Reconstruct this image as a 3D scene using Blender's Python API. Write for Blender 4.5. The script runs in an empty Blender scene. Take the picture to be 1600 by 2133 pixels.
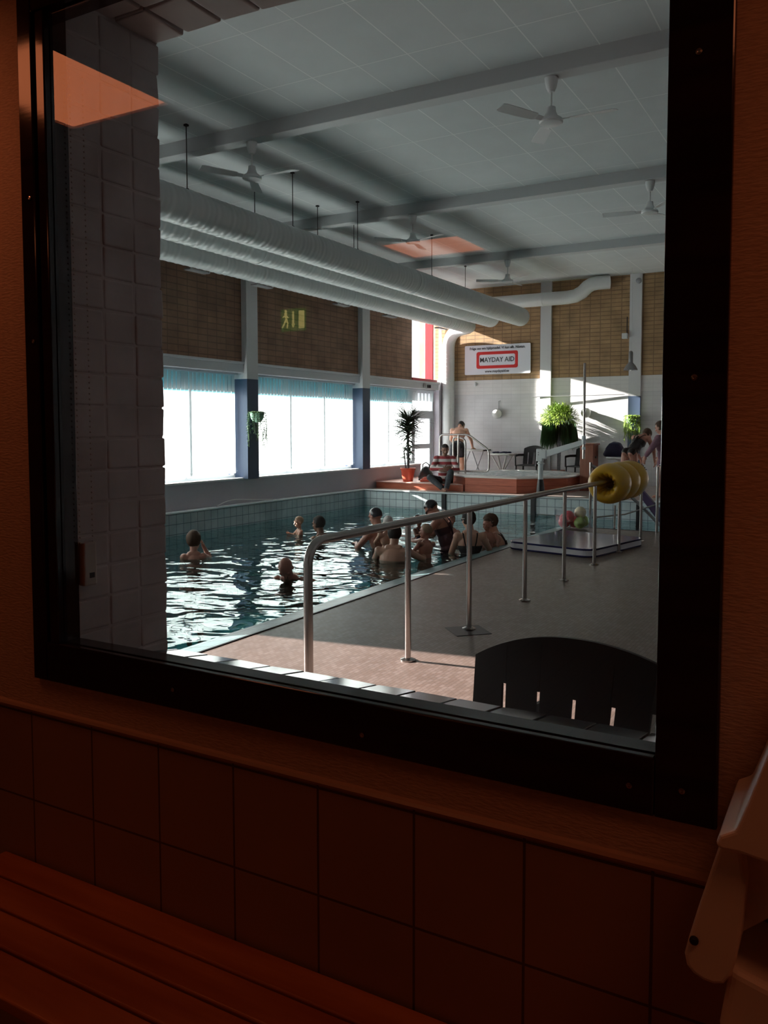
import bpy, bmesh, math, random
from mathutils import Vector, Matrix, noise
R = math.radians; PI = math.pi
sc = bpy.context.scene
COL = sc.collection
random.seed(7)
# ------------------------------------------------------------------ camera
cam_d = bpy.data.cameras.new('camera'); cam = bpy.data.objects.new('camera', cam_d); COL.objects.link(cam)
cam_d.sensor_fit = 'HORIZONTAL'; cam_d.sensor_width = 36; cam_d.lens = 1715.3/1600*36
cam_d.shift_x = -35/1600; cam_d.shift_y = -71.5/1600
cam_d.clip_start = .02; cam_d.clip_end = 300
cam.location = (0, 0, 1.55); cam.rotation_euler = (R(90-3.46), 0, R(29.2))
sc.camera = cam
sc.view_settings.view_transform = 'Standard'; sc.view_settings.look = 'None'
sc.view_settings.exposure = 0.42; sc.view_settings.gamma = 1.0; sc.view_settings.use_curve_mapping = False
cy = sc.cycles
cy.use_denoising = True
try: cy.denoiser = 'OPENIMAGEDENOISE'
except Exception: pass
cy.max_bounces = 9; cy.diffuse_bounces = 6; cy.glossy_bounces = 5; cy.transparent_max_bounces = 16
cy.caustics_reflective = False; cy.caustics_refractive = False
cy.sample_clamp_indirect = 3.0; cy.sample_clamp_direct = 0
# ------------------------------------------------------------------ daylight
SKY_STRENGTH = 1.4; SUN_STRENGTH = 50.0
w = bpy.data.worlds.new('sky'); sc.world = w; w.use_nodes = True
bg = w.node_tree.nodes['Background']; bg.inputs[0].default_value = (.90, .92, 1, 1); bg.inputs[1].default_value = SKY_STRENGTH
sun_d = bpy.data.lights.new('sun', 'SUN'); sun = bpy.data.objects.new('sun', sun_d); COL.objects.link(sun)
sun_d.energy = SUN_STRENGTH; sun_d.angle = R(.6); sun_d.color = (1, .93, .86)
sun.rotation_euler = Vector((-7, -1, 2.8)).to_track_quat('Z', 'Y').to_euler(); sun.location = (-20, 5, 12)
def portal(cx, cyy, cz, sy, sz):
    d = bpy.data.lights.new('sky_portal', 'AREA'); o = bpy.data.objects.new('sky_portal', d); COL.objects.link(o)
    d.shape = 'RECTANGLE'; d.size = sz; d.size_y = sy; d.cycles.is_portal = True
    o.location = (cx, cyy, cz); o.rotation_euler = (0, R(-90), 0)
portal(-9.33, 2.05, 2.0, 4.0, 2.6)
portal(-9.33, 9.95, 1.6, 12.4, 1.9)
portal(-9.33, 17.3, 1.4, 1.9, 2.3)
portal(-9.33, 17.5, 3.48, 1.8, 1.7)

# ------------------------------------------------------------------ materials
def mat(name, col=(.8, .8, .8), rough=.5, metal=0, spec=.5, coat=0, emit=None, es=1.0, alpha=None):
    m = bpy.data.materials.new(name); m.use_nodes = True
    b = m.node_tree.nodes['Principled BSDF']
    b.inputs['Base Color'].default_value = (*col, 1); b.inputs['Roughness'].default_value = rough
    b.inputs['Metallic'].default_value = metal; b.inputs['Specular IOR Level'].default_value = spec
    b.inputs['Coat Weight'].default_value = coat
    if emit: b.inputs['Emission Color'].default_value = (*emit, 1); b.inputs['Emission Strength'].default_value = es
    return m
def NT(m): return m.node_tree.nodes, m.node_tree.links, m.node_tree.nodes['Principled BSDF']
def math_n(N, L, op, a, b=None):
    n = N.new('ShaderNodeMath'); n.operation = op
    for i, v in enumerate((a, b)):
        if v is None: continue
        if isinstance(v, (int, float)): n.inputs[i].default_value = v
        else: L.new(v, n.inputs[i])
    return n.outputs[0]
def tile_mat(name, c1, c2, grout, tw, th, axes, gap=.004, rough=.3, offset=0., bump=.3, off=(0, 0), noise_amt=.15, spec=.5, nscale=3., bias=0.):
    """tiles or bricks laid in the plane of two object axes"""
    m = mat(name, c1, rough, spec=spec); N, L, b = NT(m)
    tc = N.new('ShaderNodeTexCoord'); s = N.new('ShaderNodeSeparateXYZ'); L.new(tc.outputs['Object'], s.inputs[0])
    c = N.new('ShaderNodeCombineXYZ')
    for i, a in enumerate(axes): L.new(math_n(N, L, 'ADD', s.outputs[a], 60 * tw * 4 + off[i]) if i == 0 else math_n(N, L, 'ADD', s.outputs[a], 60 * th + off[i]), c.inputs[i])
    t = N.new('ShaderNodeTexBrick'); L.new(c.outputs[0], t.inputs['Vector'])
    t.offset = offset; t.offset_frequency = 2; t.squash = 1
    t.inputs['Scale'].default_value = 1; t.inputs['Mortar Size'].default_value = gap; t.inputs['Mortar Smooth'].default_value = .1
    t.inputs['Brick Width'].default_value = tw; t.inputs['Row Height'].default_value = th; t.inputs['Bias'].default_value = bias
    t.inputs['Color1'].default_value = (*c1, 1); t.inputs['Color2'].default_value = (*c2, 1); t.inputs['Mortar'].default_value = (*grout, 1)
    nz = N.new('ShaderNodeTexNoise'); nz.inputs['Scale'].default_value = nscale; nz.inputs['Detail'].default_value = 6
    L.new(tc.outputs['Object'], nz.inputs['Vector'])
    mx = N.new('ShaderNodeMixRGB'); mx.blend_type = 'MULTIPLY'; mx.inputs[0].default_value = 1
    rp = N.new('ShaderNodeMapRange'); rp.inputs[1].default_value = .3; rp.inputs[2].default_value = .7; rp.inputs[3].default_value = 1 - noise_amt; rp.inputs[4].default_value = 1 + noise_amt
    L.new(nz.outputs[0], rp.inputs[0]); L.new(t.outputs[0], mx.inputs[1]); L.new(rp.outputs[0], mx.inputs[2]); L.new(mx.outputs[0], b.inputs['Base Color'])
    if bump:
        bp = N.new('ShaderNodeBump'); bp.inputs['Strength'].default_value = bump; bp.inputs['Distance'].default_value = .01; bp.invert = True
        L.new(t.outputs['Fac'], bp.inputs['Height']); L.new(bp.outputs[0], b.inputs['Normal'])
    return m
def noise_mat(name, c1, c2, scale=5, rough=.6, stretch=(1, 1, 1), bump=0, detail=5, spec=.5, metal=0):
    m = mat(name, c1, rough, metal, spec); N, L, b = NT(m)
    tc = N.new('ShaderNodeTexCoord'); mp = N.new('ShaderNodeMapping'); mp.inputs['Scale'].default_value = stretch
    L.new(tc.outputs['Object'], mp.inputs[0]); nz = N.new('ShaderNodeTexNoise'); nz.inputs['Scale'].default_value = scale; nz.inputs['Detail'].default_value = detail
    L.new(mp.outputs[0], nz.inputs['Vector'])
    cr = N.new('ShaderNodeValToRGB'); cr.color_ramp.elements[0].position = .35; cr.color_ramp.elements[1].position = .65
    cr.color_ramp.elements[0].color = (*c1, 1); cr.color_ramp.elements[1].color = (*c2, 1)
    L.new(nz.outputs[0], cr.inputs[0]); L.new(cr.outputs[0], b.inputs['Base Color'])
    if bump:
        bp = N.new('ShaderNodeBump'); bp.inputs['Strength'].default_value = bump; bp.inputs['Distance'].default_value = .005
        L.new(nz.outputs[0], bp.inputs['Height']); L.new(bp.outputs[0], b.inputs['Normal'])
    return m
def schlick(N, L, f0, gain=1.0):
    g = N.new('ShaderNodeNewGeometry'); d = N.new('ShaderNodeVectorMath'); d.operation = 'DOT_PRODUCT'
    L.new(g.outputs['Incoming'], d.inputs[0]); L.new(g.outputs['Normal'], d.inputs[1])
    a = math_n(N, L, 'ABSOLUTE', d.outputs['Value']); p = math_n(N, L, 'POWER', math_n(N, L, 'SUBTRACT', 1., a), 5.)
    f = math_n(N, L, 'ADD', math_n(N, L, 'MULTIPLY', p, 1 - f0), f0)
    return math_n(N, L, 'MULTIPLY', f, gain)
def glass_mat(name, tint=(1, 1, 1), f0=.04, gain=1., smudge=0.):
    m = bpy.data.materials.new(name); m.use_nodes = True; N = m.node_tree.nodes; L = m.node_tree.links
    N.remove(N['Principled BSDF']); out = N['Material Output']
    tr = N.new('ShaderNodeBsdfTransparent'); tr.inputs[0].default_value = (*tint, 1)
    gl = N.new('ShaderNodeBsdfGlossy'); gl.inputs['Roughness'].default_value = 0.0
    mx = N.new('ShaderNodeMixShader'); L.new(schlick(N, L, f0, gain), mx.inputs[0]); L.new(tr.outputs[0], mx.inputs[1]); L.new(gl.outputs[0], mx.inputs[2])
    last = mx.outputs[0]
    if smudge:
        df = N.new('ShaderNodeBsdfDiffuse'); df.inputs[0].default_value = (.8, .85, .9, 1)
        tc = N.new('ShaderNodeTexCoord'); mp = N.new('ShaderNodeMapping'); mp.inputs['Scale'].default_value = (9, 9, 5); L.new(tc.outputs['Object'], mp.inputs[0])
        nz = N.new('ShaderNodeTexNoise'); nz.inputs['Scale'].default_value = 1.; nz.inputs['Detail'].default_value = 3; L.new(mp.outputs[0], nz.inputs['Vector'])
        r = N.new('ShaderNodeMapRange'); r.inputs[1].default_value = .62; r.inputs[2].default_value = .8; r.inputs[3].default_value = 0; r.inputs[4].default_value = smudge
        L.new(nz.outputs[0], r.inputs[0]); m2 = N.new('ShaderNodeMixShader'); L.new(r.outputs[0], m2.inputs[0]); L.new(last, m2.inputs[1]); L.new(df.outputs[0], m2.inputs[2]); last = m2.outputs[0]
    L.new(last, out.inputs[0]); return m
def slat_mat(name, col, trans=.55):
    m = bpy.data.materials.new(name); m.use_nodes = True; N = m.node_tree.nodes; L = m.node_tree.links
    N.remove(N['Principled BSDF']); out = N['Material Output']
    t = N.new('ShaderNodeBsdfTranslucent'); t.inputs[0].default_value = (*col, 1); d = N.new('ShaderNodeBsdfDiffuse'); d.inputs[0].default_value = (*col, 1)
    mx = N.new('ShaderNodeMixShader'); mx.inputs[0].default_value = trans; L.new(d.outputs[0], mx.inputs[1]); L.new(t.outputs[0], mx.inputs[2]); L.new(mx.outputs[0], out.inputs[0]); return m
def water_mat():
    m = bpy.data.materials.new('pool_water'); m.use_nodes = True; N = m.node_tree.nodes; L = m.node_tree.links
    N.remove(N['Principled BSDF']); out = N['Material Output']
    tr = N.new('ShaderNodeBsdfTransparent'); tr.inputs[0].default_value = (.50, .76, .77, 1)
    gl = N.new('ShaderNodeBsdfGlossy'); gl.inputs['Roughness'].default_value = .02; gl.inputs[0].default_value = (.9, 1, 1, 1)
    tc = N.new('ShaderNodeTexCoord')
    def nz(scale, stretch, det, dist=0):
        mp = N.new('ShaderNodeMapping'); mp.inputs['Scale'].default_value = stretch; mp.inputs['Rotation'].default_value = (0, 0, R(-12)); L.new(tc.outputs['Object'], mp.inputs[0])
        n = N.new('ShaderNodeTexNoise'); n.inputs['Scale'].default_value = scale; n.inputs['Detail'].default_value = det; n.inputs['Distortion'].default_value = dist
        L.new(mp.outputs[0], n.inputs['Vector']); return n.outputs[0]
    a = math_n(N, L, 'MULTIPLY', nz(1.7, (1, 1.3, 1), 1.0, 1.0), 1.0)
    b = math_n(N, L, 'MULTIPLY', nz(5.0, (1, 1.2, 1), 1.5, .4), .26)
    h = math_n(N, L, 'ADD', a, b)
    bp = N.new('ShaderNodeBump'); bp.inputs['Strength'].default_value = 1; bp.inputs['Distance'].default_value = .042; L.new(h, bp.inputs['Height'])
    fr = N.new('ShaderNodeFresnel'); fr.inputs['IOR'].default_value = 1.33; L.new(bp.outputs[0], fr.inputs['Normal']); L.new(bp.outputs[0], gl.inputs['Normal'])
    mx = N.new('ShaderNodeMixShader'); L.new(fr.outputs[0], mx.inputs[0]); L.new(tr.outputs[0], mx.inputs[1]); L.new(gl.outputs[0], mx.inputs[2]); L.new(mx.outputs[0], out.inputs[0]); return m

M = {}
M['ceil'] = tile_mat('ceiling_board', (.62, .66, .67), (.60, .64, .65), (.85, .88, .88), .52, 1.02, (0, 1), gap=.006, rough=.8, bump=.1, off=(.02, -.55), noise_amt=.03)
M['beam'] = mat('beam_paint', (.50, .52, .53), .55)
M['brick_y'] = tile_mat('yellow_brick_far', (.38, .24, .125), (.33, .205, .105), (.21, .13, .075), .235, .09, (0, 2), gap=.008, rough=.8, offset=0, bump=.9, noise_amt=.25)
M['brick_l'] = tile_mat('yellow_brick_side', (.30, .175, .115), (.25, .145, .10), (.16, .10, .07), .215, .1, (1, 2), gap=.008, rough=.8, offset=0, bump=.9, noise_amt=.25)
M['brick_w'] = tile_mat('white_painted_brick', (.72, .70, .70), (.70, .68, .68), (.62, .60, .60), .235, .09, (0, 2), gap=.005, rough=.6, offset=0, bump=.25, noise_amt=.05)
M['brick_g'] = tile_mat('pale_grey_painted_brick', (.64, .63, .65), (.62, .61, .63), (.55, .54, .56), .235, .09, (0, 2), gap=.005, rough=.6, offset=0, bump=.25, noise_amt=.05)
M['sidewall'] = noise_mat('grey_violet_wall_paint', (.44, .42, .47), (.49, .47, .51), 1.2, .6)
M['col_w'] = mat('column_white', (.62, .62, .64), .5); M['col_b'] = mat('column_blue', (.05, .08, .145), .5)
M['header'] = mat('window_header', (.60, .62, .66), .5)
M['sill_w'] = mat('white_sill', (.78, .78, .80), .4)
M['wframe'] = mat('window_frame_white', (.52, .56, .60), .4)
M['red'] = mat('red_window_frame', (.42, .03, .04), .4)
M['floor'] = tile_mat('deck_mosaic', (.165, .122, .102), (.235, .188, .168), (.08, .06, .05), .055, .0275, (1, 0), gap=.0016, rough=.42, offset=.5, bump=.15, noise_amt=.12, bias=-.2)
M['deck2'] = tile_mat('upper_deck_mosaic', (.36, .30, .28), (.42, .36, .33), (.2, .17, .15), .1, .05, (1, 0), gap=.003, rough=.35, offset=.5, bump=.1)
M['edge'] = tile_mat('pool_edge_tile', (.18, .31, .33), (.21, .34, .36), (.04, .07, .08), .20, .155, (1, 0), gap=.006, rough=.3, bump=.3, off=(0, .0))
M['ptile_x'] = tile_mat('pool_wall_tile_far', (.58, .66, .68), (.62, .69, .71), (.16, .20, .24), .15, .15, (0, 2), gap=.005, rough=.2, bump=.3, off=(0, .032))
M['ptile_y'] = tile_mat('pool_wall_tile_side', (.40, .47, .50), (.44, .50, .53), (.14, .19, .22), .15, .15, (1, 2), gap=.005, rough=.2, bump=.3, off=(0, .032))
M['pbot'] = tile_mat('pool_bottom_tile', (.22, .62, .64), (.24, .66, .67), (.14, .44, .47), .15, .15, (0, 1), gap=.004, rough=.4, bump=0)
M['coping'] = mat('white_coping', (.62, .66, .68), .35)
M['water'] = water_mat()
M['duct'] = None
M['steel'] = mat('brushed_steel', (.46, .43, .41), .25, 1.0)
M['black_pl'] = mat('black_plastic', (.012, .013, .016), .35)
M['green_bl'] = mat('black_green_plastic', (.003, .0045, .0045), .42)
M['white_pl'] = mat('white_plastic', (.70, .70, .69), .35)
M['white_en'] = mat('white_enamel', (.72, .74, .75), .3)
M['grey_metal'] = mat('grey_metal', (.30, .30, .31), .4, .6)
M['dark_metal'] = mat('dark_metal', (.03, .03, .035), .45, .5)
M['red_wood'] = noise_mat('red_cedar', (.36, .085, .045), (.48, .13, .07), 3, .45, (1, 1, 14), .15)
M['brown_wood'] = noise_mat('brown_cabinet_wood', (.24, .08, .045), (.32, .11, .06), 4, .45, (6, 6, 1), .1)
M['tubwhite'] = mat('acrylic_white', (.75, .75, .74), .2)
M['bubbles'] = noise_mat('bubbling_water', (.45, .55, .58), (.95, .97, .98), 9, .25, bump=.9)
M['yellow'] = mat('yellow_pvc', (.62, .35, .02), .34, spec=.6)
M['pvcmark'] = mat('black_print', (.02, .02, .03), .5)
M['navy'] = mat('navy_vinyl', (.015, .02, .09), .16, spec=.2); M['matwhite'] = mat('mat_white', (.62, .62, .66), .5)
M['terra'] = mat('terracotta_plastic', (.50, .075, .04), .35); M['terra2'] = noise_mat('terracotta_clay', (.26, .08, .045), (.32, .11, .06), 8, .8)
M['leafd'] = noise_mat('dark_palm_leaf', (.012, .035, .018), (.03, .07, .03), 3, .5)
M['leafg'] = noise_mat('green_leaf', (.09, .17, .02), (.25, .34, .05), 5, .45)
M['leafm'] = noise_mat('mid_green_leaf', (.025, .07, .03), (.06, .13, .045), 5, .5)
M['bark'] = noise_mat('grey_trunk', (.07, .07, .08), (.15, .14, .15), 10, .8, (1, 1, 4), .4)
M['skin'] = noise_mat('fair_skin', (.50, .27, .19), (.54, .30, .215), 6, .45)
M['skin2'] = noise_mat('rosy_skin', (.42, .19, .14), (.46, .22, .16), 6, .45)
M['skind'] = noise_mat('tanned_skin', (.20, .10, .07), (.23, .12, .085), 6, .5)
M['hair'] = noise_mat('dark_hair', (.010, .008, .008), (.022, .017, .015), 30, .8, (1, 1, .2))
M['hairb'] = noise_mat('brown_hair', (.055, .028, .016), (.09, .05, .03), 30, .8, (1, 1, .2))
M['hairl'] = noise_mat('fair_baby_hair', (.30, .19, .12), (.36, .24, .16), 30, .6)
M['cap'] = mat('silicone_cap', (.02, .022, .03), .3); M['capw'] = mat('white_cloth_cap', (.55, .52, .50), .7)
M['suit'] = mat('black_swimsuit', (.008, .007, .008), .6); M['suitp'] = mat('plum_swimsuit', (.05, .018, .03), .6)
M['trunks'] = mat('dark_trunks', (.012, .014, .022), .7)
M['jeans'] = noise_mat('dark_jeans', (.022, .028, .036), (.04, .05, .06), 20, .85)
M['strap'] = mat('pale_strap', (.65, .66, .62), .4)
M['navyc'] = mat('navy_cloth', (.012, .015, .05), .8)
M['mauve'] = mat('mauve_towel', (.23, .12, .16), .9); M['purple'] = mat('purple_foam', (.06, .035, .10), .6)
M['signw'] = mat('sign_white', (.80, .82, .90), .4); M['signr'] = mat('sign_red', (.55, .02, .02), .4); M['ink'] = mat('sign_ink', (.02, .02, .025), .5)
M['bead'] = mat('bead_chain_plastic', (.5, .47, .42), .4)
M['cloth'] = noise_mat('beige_woven_wallpaper', (.50, .36, .27), (.60, .44, .33), 60, .85, (1, 1, 4), .5)
M['rtile'] = tile_mat('glazed_wall_tile', (.34, .215, .155), (.325, .205, .15), (.10, .055, .035), .2, .2035, (0, 2), gap=.0025, rough=.32, bump=.6, off=(.05, .125), noise_amt=.06)
M['trim'] = mat('tile_edge_trim', (.45, .30, .22), .3)
M['frame'] = noise_mat('dark_stained_frame', (.010, .003, .002), (.022, .008, .006), 3, .12, (1, 1, 12), .03)
M['sillt'] = mat('dark_glazed_sill_tile', (.07, .09, .10), .14)
M['bench'] = noise_mat('varnished_pine', (.36, .10, .03), (.54, .19, .065), 2.2, .35, (1, 9, 9), .05)
M['painted'] = noise_mat('white_painted_rough_brick', (.45, .43, .43), (.56, .54, .54), 7, .6, bump=.5)
M['roomwall'] = mat('dark_room_plaster', (.35, .25, .19), .9)
M['casing'] = noise_mat('moulded_plastic_casing', (.90, .84, .78), (.92, .86, .80), 2, .3)
M['lamp'] = mat('orange_lamp_panel', (.8, .5, .3), .5, emit=(1, .27, .105), es=2.7)
M['exitg'] = mat('exit_sign_field', (.03, .08, .03), .5, emit=(.10, .26, .03), es=1.2); M['exity'] = mat('exit_sign_symbol', (.8, .8, .5), .5, emit=(1, .85, .25), es=2.0)
M['snow'] = mat('snowy_ground', (.24, .24, .25), .9); M['outbrick'] = noise_mat('outside_brick', (.55, .38, .25), (.62, .45, .3), 4, .9)
def duct_mat():
    m = mat('white_spiral_duct', (.62, .65, .65), .32); N, L, b = NT(m)
    tc = N.new('ShaderNodeTexCoord'); wv = N.new('ShaderNodeTexWave'); wv.bands_direction = 'Y'; wv.inputs['Scale'].default_value = 3.6; wv.inputs['Distortion'].default_value = 0
    L.new(tc.outputs['Object'], wv.inputs[0]); bp = N.new('ShaderNodeBump'); bp.inputs['Strength'].default_value = .5; bp.inputs['Distance'].default_value = .012
    L.new(wv.outputs['Fac'], bp.inputs['Height']); L.new(bp.outputs[0], b.inputs['Normal']); return m
M['duct'] = duct_mat()
M['slat'] = slat_mat('pale_blind_slat', (.58, .64, .65), .45); M['frost'] = slat_mat('frosted_door_glass', (.80, .84, .86), .9); M['gpane'] = glass_mat('partition_glass', (1, .98, .97), .04, 1.9, .05); M['dimpane'] = glass_mat('sun_dimming_glass', (.62, .6, .6), .04, 1.5); M['teal'] = glass_mat('added_teal_tint', (.17, .50, .56), .04, 1.5); M['wpane'] = glass_mat('window_glass', (.95, .98, .98), .04, 1.5)  # teal tint added for shaded blind tops; dimming glass for the unseen window

# ------------------------------------------------------------------ mesh helpers
class MB:
    def __init__(s): s.v = []; s.f = []; s.mi = []
    def add(s, vs, fs, k=0):
        o = len(s.v); s.v += [Vector(p) for p in vs]; s.f += [tuple(o+i for i in f) for f in fs]; s.mi += [k]*len(fs); return s
    def box(s, x0, x1, y0, y1, z0, z1, k=0, rot=0, c=None, M4=None):
        v = [Vector(p) for p in ((x0,y0,z0),(x1,y0,z0),(x1,y1,z0),(x0,y1,z0),(x0,y0,z1),(x1,y0,z1),(x1,y1,z1),(x0,y1,z1))]
        if M4 is not None: v = [M4 @ p for p in v]
        return s.add(v, ((0,3,2,1),(4,5,6,7),(0,1,5,4),(1,2,6,5),(2,3,7,6),(3,0,4,7)), k)
    def prism(s, poly, z0, z1, k=0):
        n = len(poly); v = [(x, y, z0) for x, y in poly] + [(x, y, z1) for x, y in poly]
        return s.add(v, [tuple(range(n))[::-1], tuple(range(n, 2*n))] + [(i, (i+1) % n, n+(i+1) % n, n+i) for i in range(n)], k)
    def loft(s, rings, close=True, k=0, loop=False):
        n = len(rings[0]); o = len(s.v); fs = []
        for r in range(len(rings)-1 + (1 if loop else 0)):
            a = r*n; b = ((r+1) % len(rings))*n
            fs += [(a+i, a+(i+1) % n, b+(i+1) % n, b+i) for i in range(n)]
        if close and not loop: fs += [tuple(range(n))[::-1], tuple((len(rings)-1)*n+i for i in range(n))]
        return s.add([p for r in rings for p in r], fs, k)
    def tube(s, path, r, seg=10, k=0, loop=False, flat=1.0):
        P = [Vector(p) for p in path]; n = len(P); rings = []; prev = None
        for i in range(n):
            a = P[(i-1) % n] if (loop or i > 0) else P[i]; b = P[(i+1) % n] if (loop or i < n-1) else P[i]
            t = (b-a).normalized()
            if prev is None: u = t.orthogonal().normalized() if abs(t.z) > .95 else t.cross(Vector((0, 0, 1))).normalized()
            else: u = (prev - t*prev.dot(t)).normalized()
            prev = u; w_ = t.cross(u); rr = r[i] if isinstance(r, (list, tuple)) else r
            rings.append([P[i] + u*math.cos(2*PI*j/seg)*rr + w_*math.sin(2*PI*j/seg)*rr*flat for j in range(seg)])
        return s.loft(rings, True, k, loop)
    def cyl(s, p0, p1, r0, r1=None, seg=16, k=0): return s.tube([p0, p1], [r0, r0 if r1 is None else r1], seg, k)
    def lathe(s, c, prof, seg=24, k=0, cap=True, axis=None):
        c = Vector(c); q = Vector((0, 0, 1)).rotation_difference(Vector(axis)) if axis else None; rings = []
        for r, z in prof:
            ring = [Vector((r*math.cos(2*PI*j/seg), r*math.sin(2*PI*j/seg), z)) for j in range(seg)]
            rings.append([c + (q @ p if q else p) for p in ring])
        return s.loft(rings, cap, k)
    def ell(s, c, rad, B=None, seg=16, rg=10, k=0):
        c = Vector(c); rad = rad if isinstance(rad, (tuple, list)) else (rad,)*3; rings = []
        for i in range(rg+1):
            t = -PI/2 + PI*i/rg; t = max(-PI/2+.02, min(PI/2-.02, t))
            rings.append([Vector((rad[0]*math.cos(t)*math.cos(2*PI*j/seg), rad[1]*math.cos(t)*math.sin(2*PI*j/seg), rad[2]*math.sin(t))) for j in range(seg)])
        if B is None: rings = [[c+p for p in r] for r in rings]
        else: rings = [[c + B[0]*p.x + B[1]*p.y + B[2]*p.z for p in r] for r in rings]
        return s.loft(rings, True, k)
    def cap(s, p0, p1, r0, r1=None, seg=12, k=0):
        p0 = Vector(p0); p1 = Vector(p1); r1 = r0 if r1 is None else r1; d = p1-p0; l = d.length
        if l < 1e-5: return s.ell(p0, r0, k=k)
        d /= l; u = d.orthogonal().normalized(); w_ = d.cross(u); rings = []
        for i in range(5):
            t = PI/2*(1-i/4); t = min(t, PI/2-.05); c = p0 - d*r0*math.sin(t); rr = r0*math.cos(t)
            rings.append([c + (u*math.cos(2*PI*j/seg) + w_*math.sin(2*PI*j/seg))*rr for j in range(seg)])
        for i in range(5):
            t = PI/2*i/4; t = min(t, PI/2-.05); c = p1 + d*r1*math.sin(t); rr = r1*math.cos(t)
            rings.append([c + (u*math.cos(2*PI*j/seg) + w_*math.sin(2*PI*j/seg))*rr for j in range(seg)])
        return s.loft(rings, True, k)
    def torus(s, c, R0, r, axis=(0, 0, 1), seg=40, tseg=16, k=0, wob=0):
        q = Vector((0, 0, 1)).rotation_difference(Vector(axis)); c = Vector(c); rings = []
        for i in range(seg):
            a = 2*PI*i/seg; e = Vector((math.cos(a), math.sin(a), 0)); rr = r*(1+wob*math.sin(a*9))
            rings.append([c + q @ (e*(R0+rr*math.cos(2*PI*j/tseg)) + Vector((0, 0, rr*math.sin(2*PI*j/tseg)))) for j in range(tseg)])
        return s.loft(rings, False, k, True)
    def mesh(s, name):
        me = bpy.data.meshes.new(name); me.from_pydata([tuple(p) for p in s.v], [], s.f); me.validate(); return me
    def obj(s, name, m, parent=None, smooth=False, bevel=0, seg=2, fixn=True):
        me = s.mesh(name)
        if fixn:
            b = bmesh.new(); b.from_mesh(me); bmesh.ops.recalc_face_normals(b, faces=b.faces); b.to_mesh(me); b.free()
        for mm in (m if isinstance(m, (list, tuple)) else [m]): me.materials.append(mm)
        if isinstance(m, (list, tuple)): me.polygons.foreach_set('material_index', s.mi)
        if smooth:
            me.polygons.foreach_set('use_smooth', [True]*len(me.polygons))
            try: me.set_sharp_from_angle(angle=R(38))
            except Exception: pass
        o = bpy.data.objects.new(name, me); COL.objects.link(o)
        if parent:
            o.parent = parent
        if bevel:
            bv = o.modifiers.new('bevel', 'BEVEL'); bv.width = bevel; bv.segments = seg; bv.limit_method = 'ANGLE'; bv.angle_limit = R(40)
        return o
def struct(o, label=None):
    o['kind'] = 'structure'
    if label: o['label'] = label
    return o
def tag(o, label, cat, group=None):
    o['label'] = label; o['category'] = cat
    if group: o['group'] = group
    return o
def thing(name, label, cat, loc=(0, 0, 0), rz=0, group=None):
    o = bpy.data.objects.new(name, None); COL.objects.link(o); o.empty_display_size = .1; o.location = loc; o.rotation_euler = (0, 0, rz)
    return tag(o, label, cat, group)
def copy_tree(o, parent=None):
    c = o.copy(); COL.objects.link(c)
    if parent: c.parent = parent
    for ch in [x for x in COL.objects if x.parent == o]: copy_tree(ch, c)
    return c
def dup(o, loc, rz, label, group=None):
    c = copy_tree(o); c.location = loc; c.rotation_euler = (0, 0, rz); c['label'] = label
    if group: c['group'] = group
    return c

# ================================================================== POOL HALL SHELL
XW = -9.0; YF = 18.4; ZC = 4.9; DK = .278; PX0 = -8.85; PX1 = -3.96; PY1 = 14.3; PYR = 12.55; XR = 3.2; YH = 1.542
# low deck round the near side of the pool
b = MB(); b.box(PX1, XR, YH-.05, PYR, -.35, 0); b.box(-1.0, XR, PYR, PY1, -.35, 0)
struct(b.obj('floor', M['floor']), 'brown mosaic deck beside the pool')
b = MB(); b.box(XW-.3, PX1, YH-.05, 2.2, -1.6, 0); struct(b.obj('floor', M['floor']))
# upper deck behind the pool
b = MB(); b.box(XW-.3, XR, PY1+.06, YF+.3, -.3, DK); struct(b.obj('floor', M['deck2']), 'pale raised deck behind the pool')
# pool basin
b = MB(); b.box(XW, PX1, 2.2, PY1, -1.6, -1.45); b.box(PX1-.02, -1.0, PYR, PY1, -1.6, -1.45); struct(b.obj('pool_bottom', M['pbot']), 'teal tiled pool bottom')
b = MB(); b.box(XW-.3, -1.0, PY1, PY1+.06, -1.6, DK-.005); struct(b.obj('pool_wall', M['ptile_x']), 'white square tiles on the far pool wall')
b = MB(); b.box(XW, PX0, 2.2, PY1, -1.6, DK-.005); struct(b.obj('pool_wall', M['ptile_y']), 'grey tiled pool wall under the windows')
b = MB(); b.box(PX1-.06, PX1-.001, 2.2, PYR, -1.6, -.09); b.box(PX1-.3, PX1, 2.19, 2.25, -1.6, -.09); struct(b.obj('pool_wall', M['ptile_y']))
b = MB(); b.box(PX1-.06, -1.0, PYR-.06, PYR-.001, -1.6, -.09); struct(b.obj('pool_wall', M['ptile_x']))
b = MB(); b.box(XW, PX0+.02, 2.2, PY1-.02, DK-.004, DK+.022); b.box(XW, -1.0, PY1-.02, PY1+.09, DK-.004, DK+.022)
struct(b.obj('pool_coping', M['coping'], bevel=.006), 'white coping along the raised pool wall')
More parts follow.
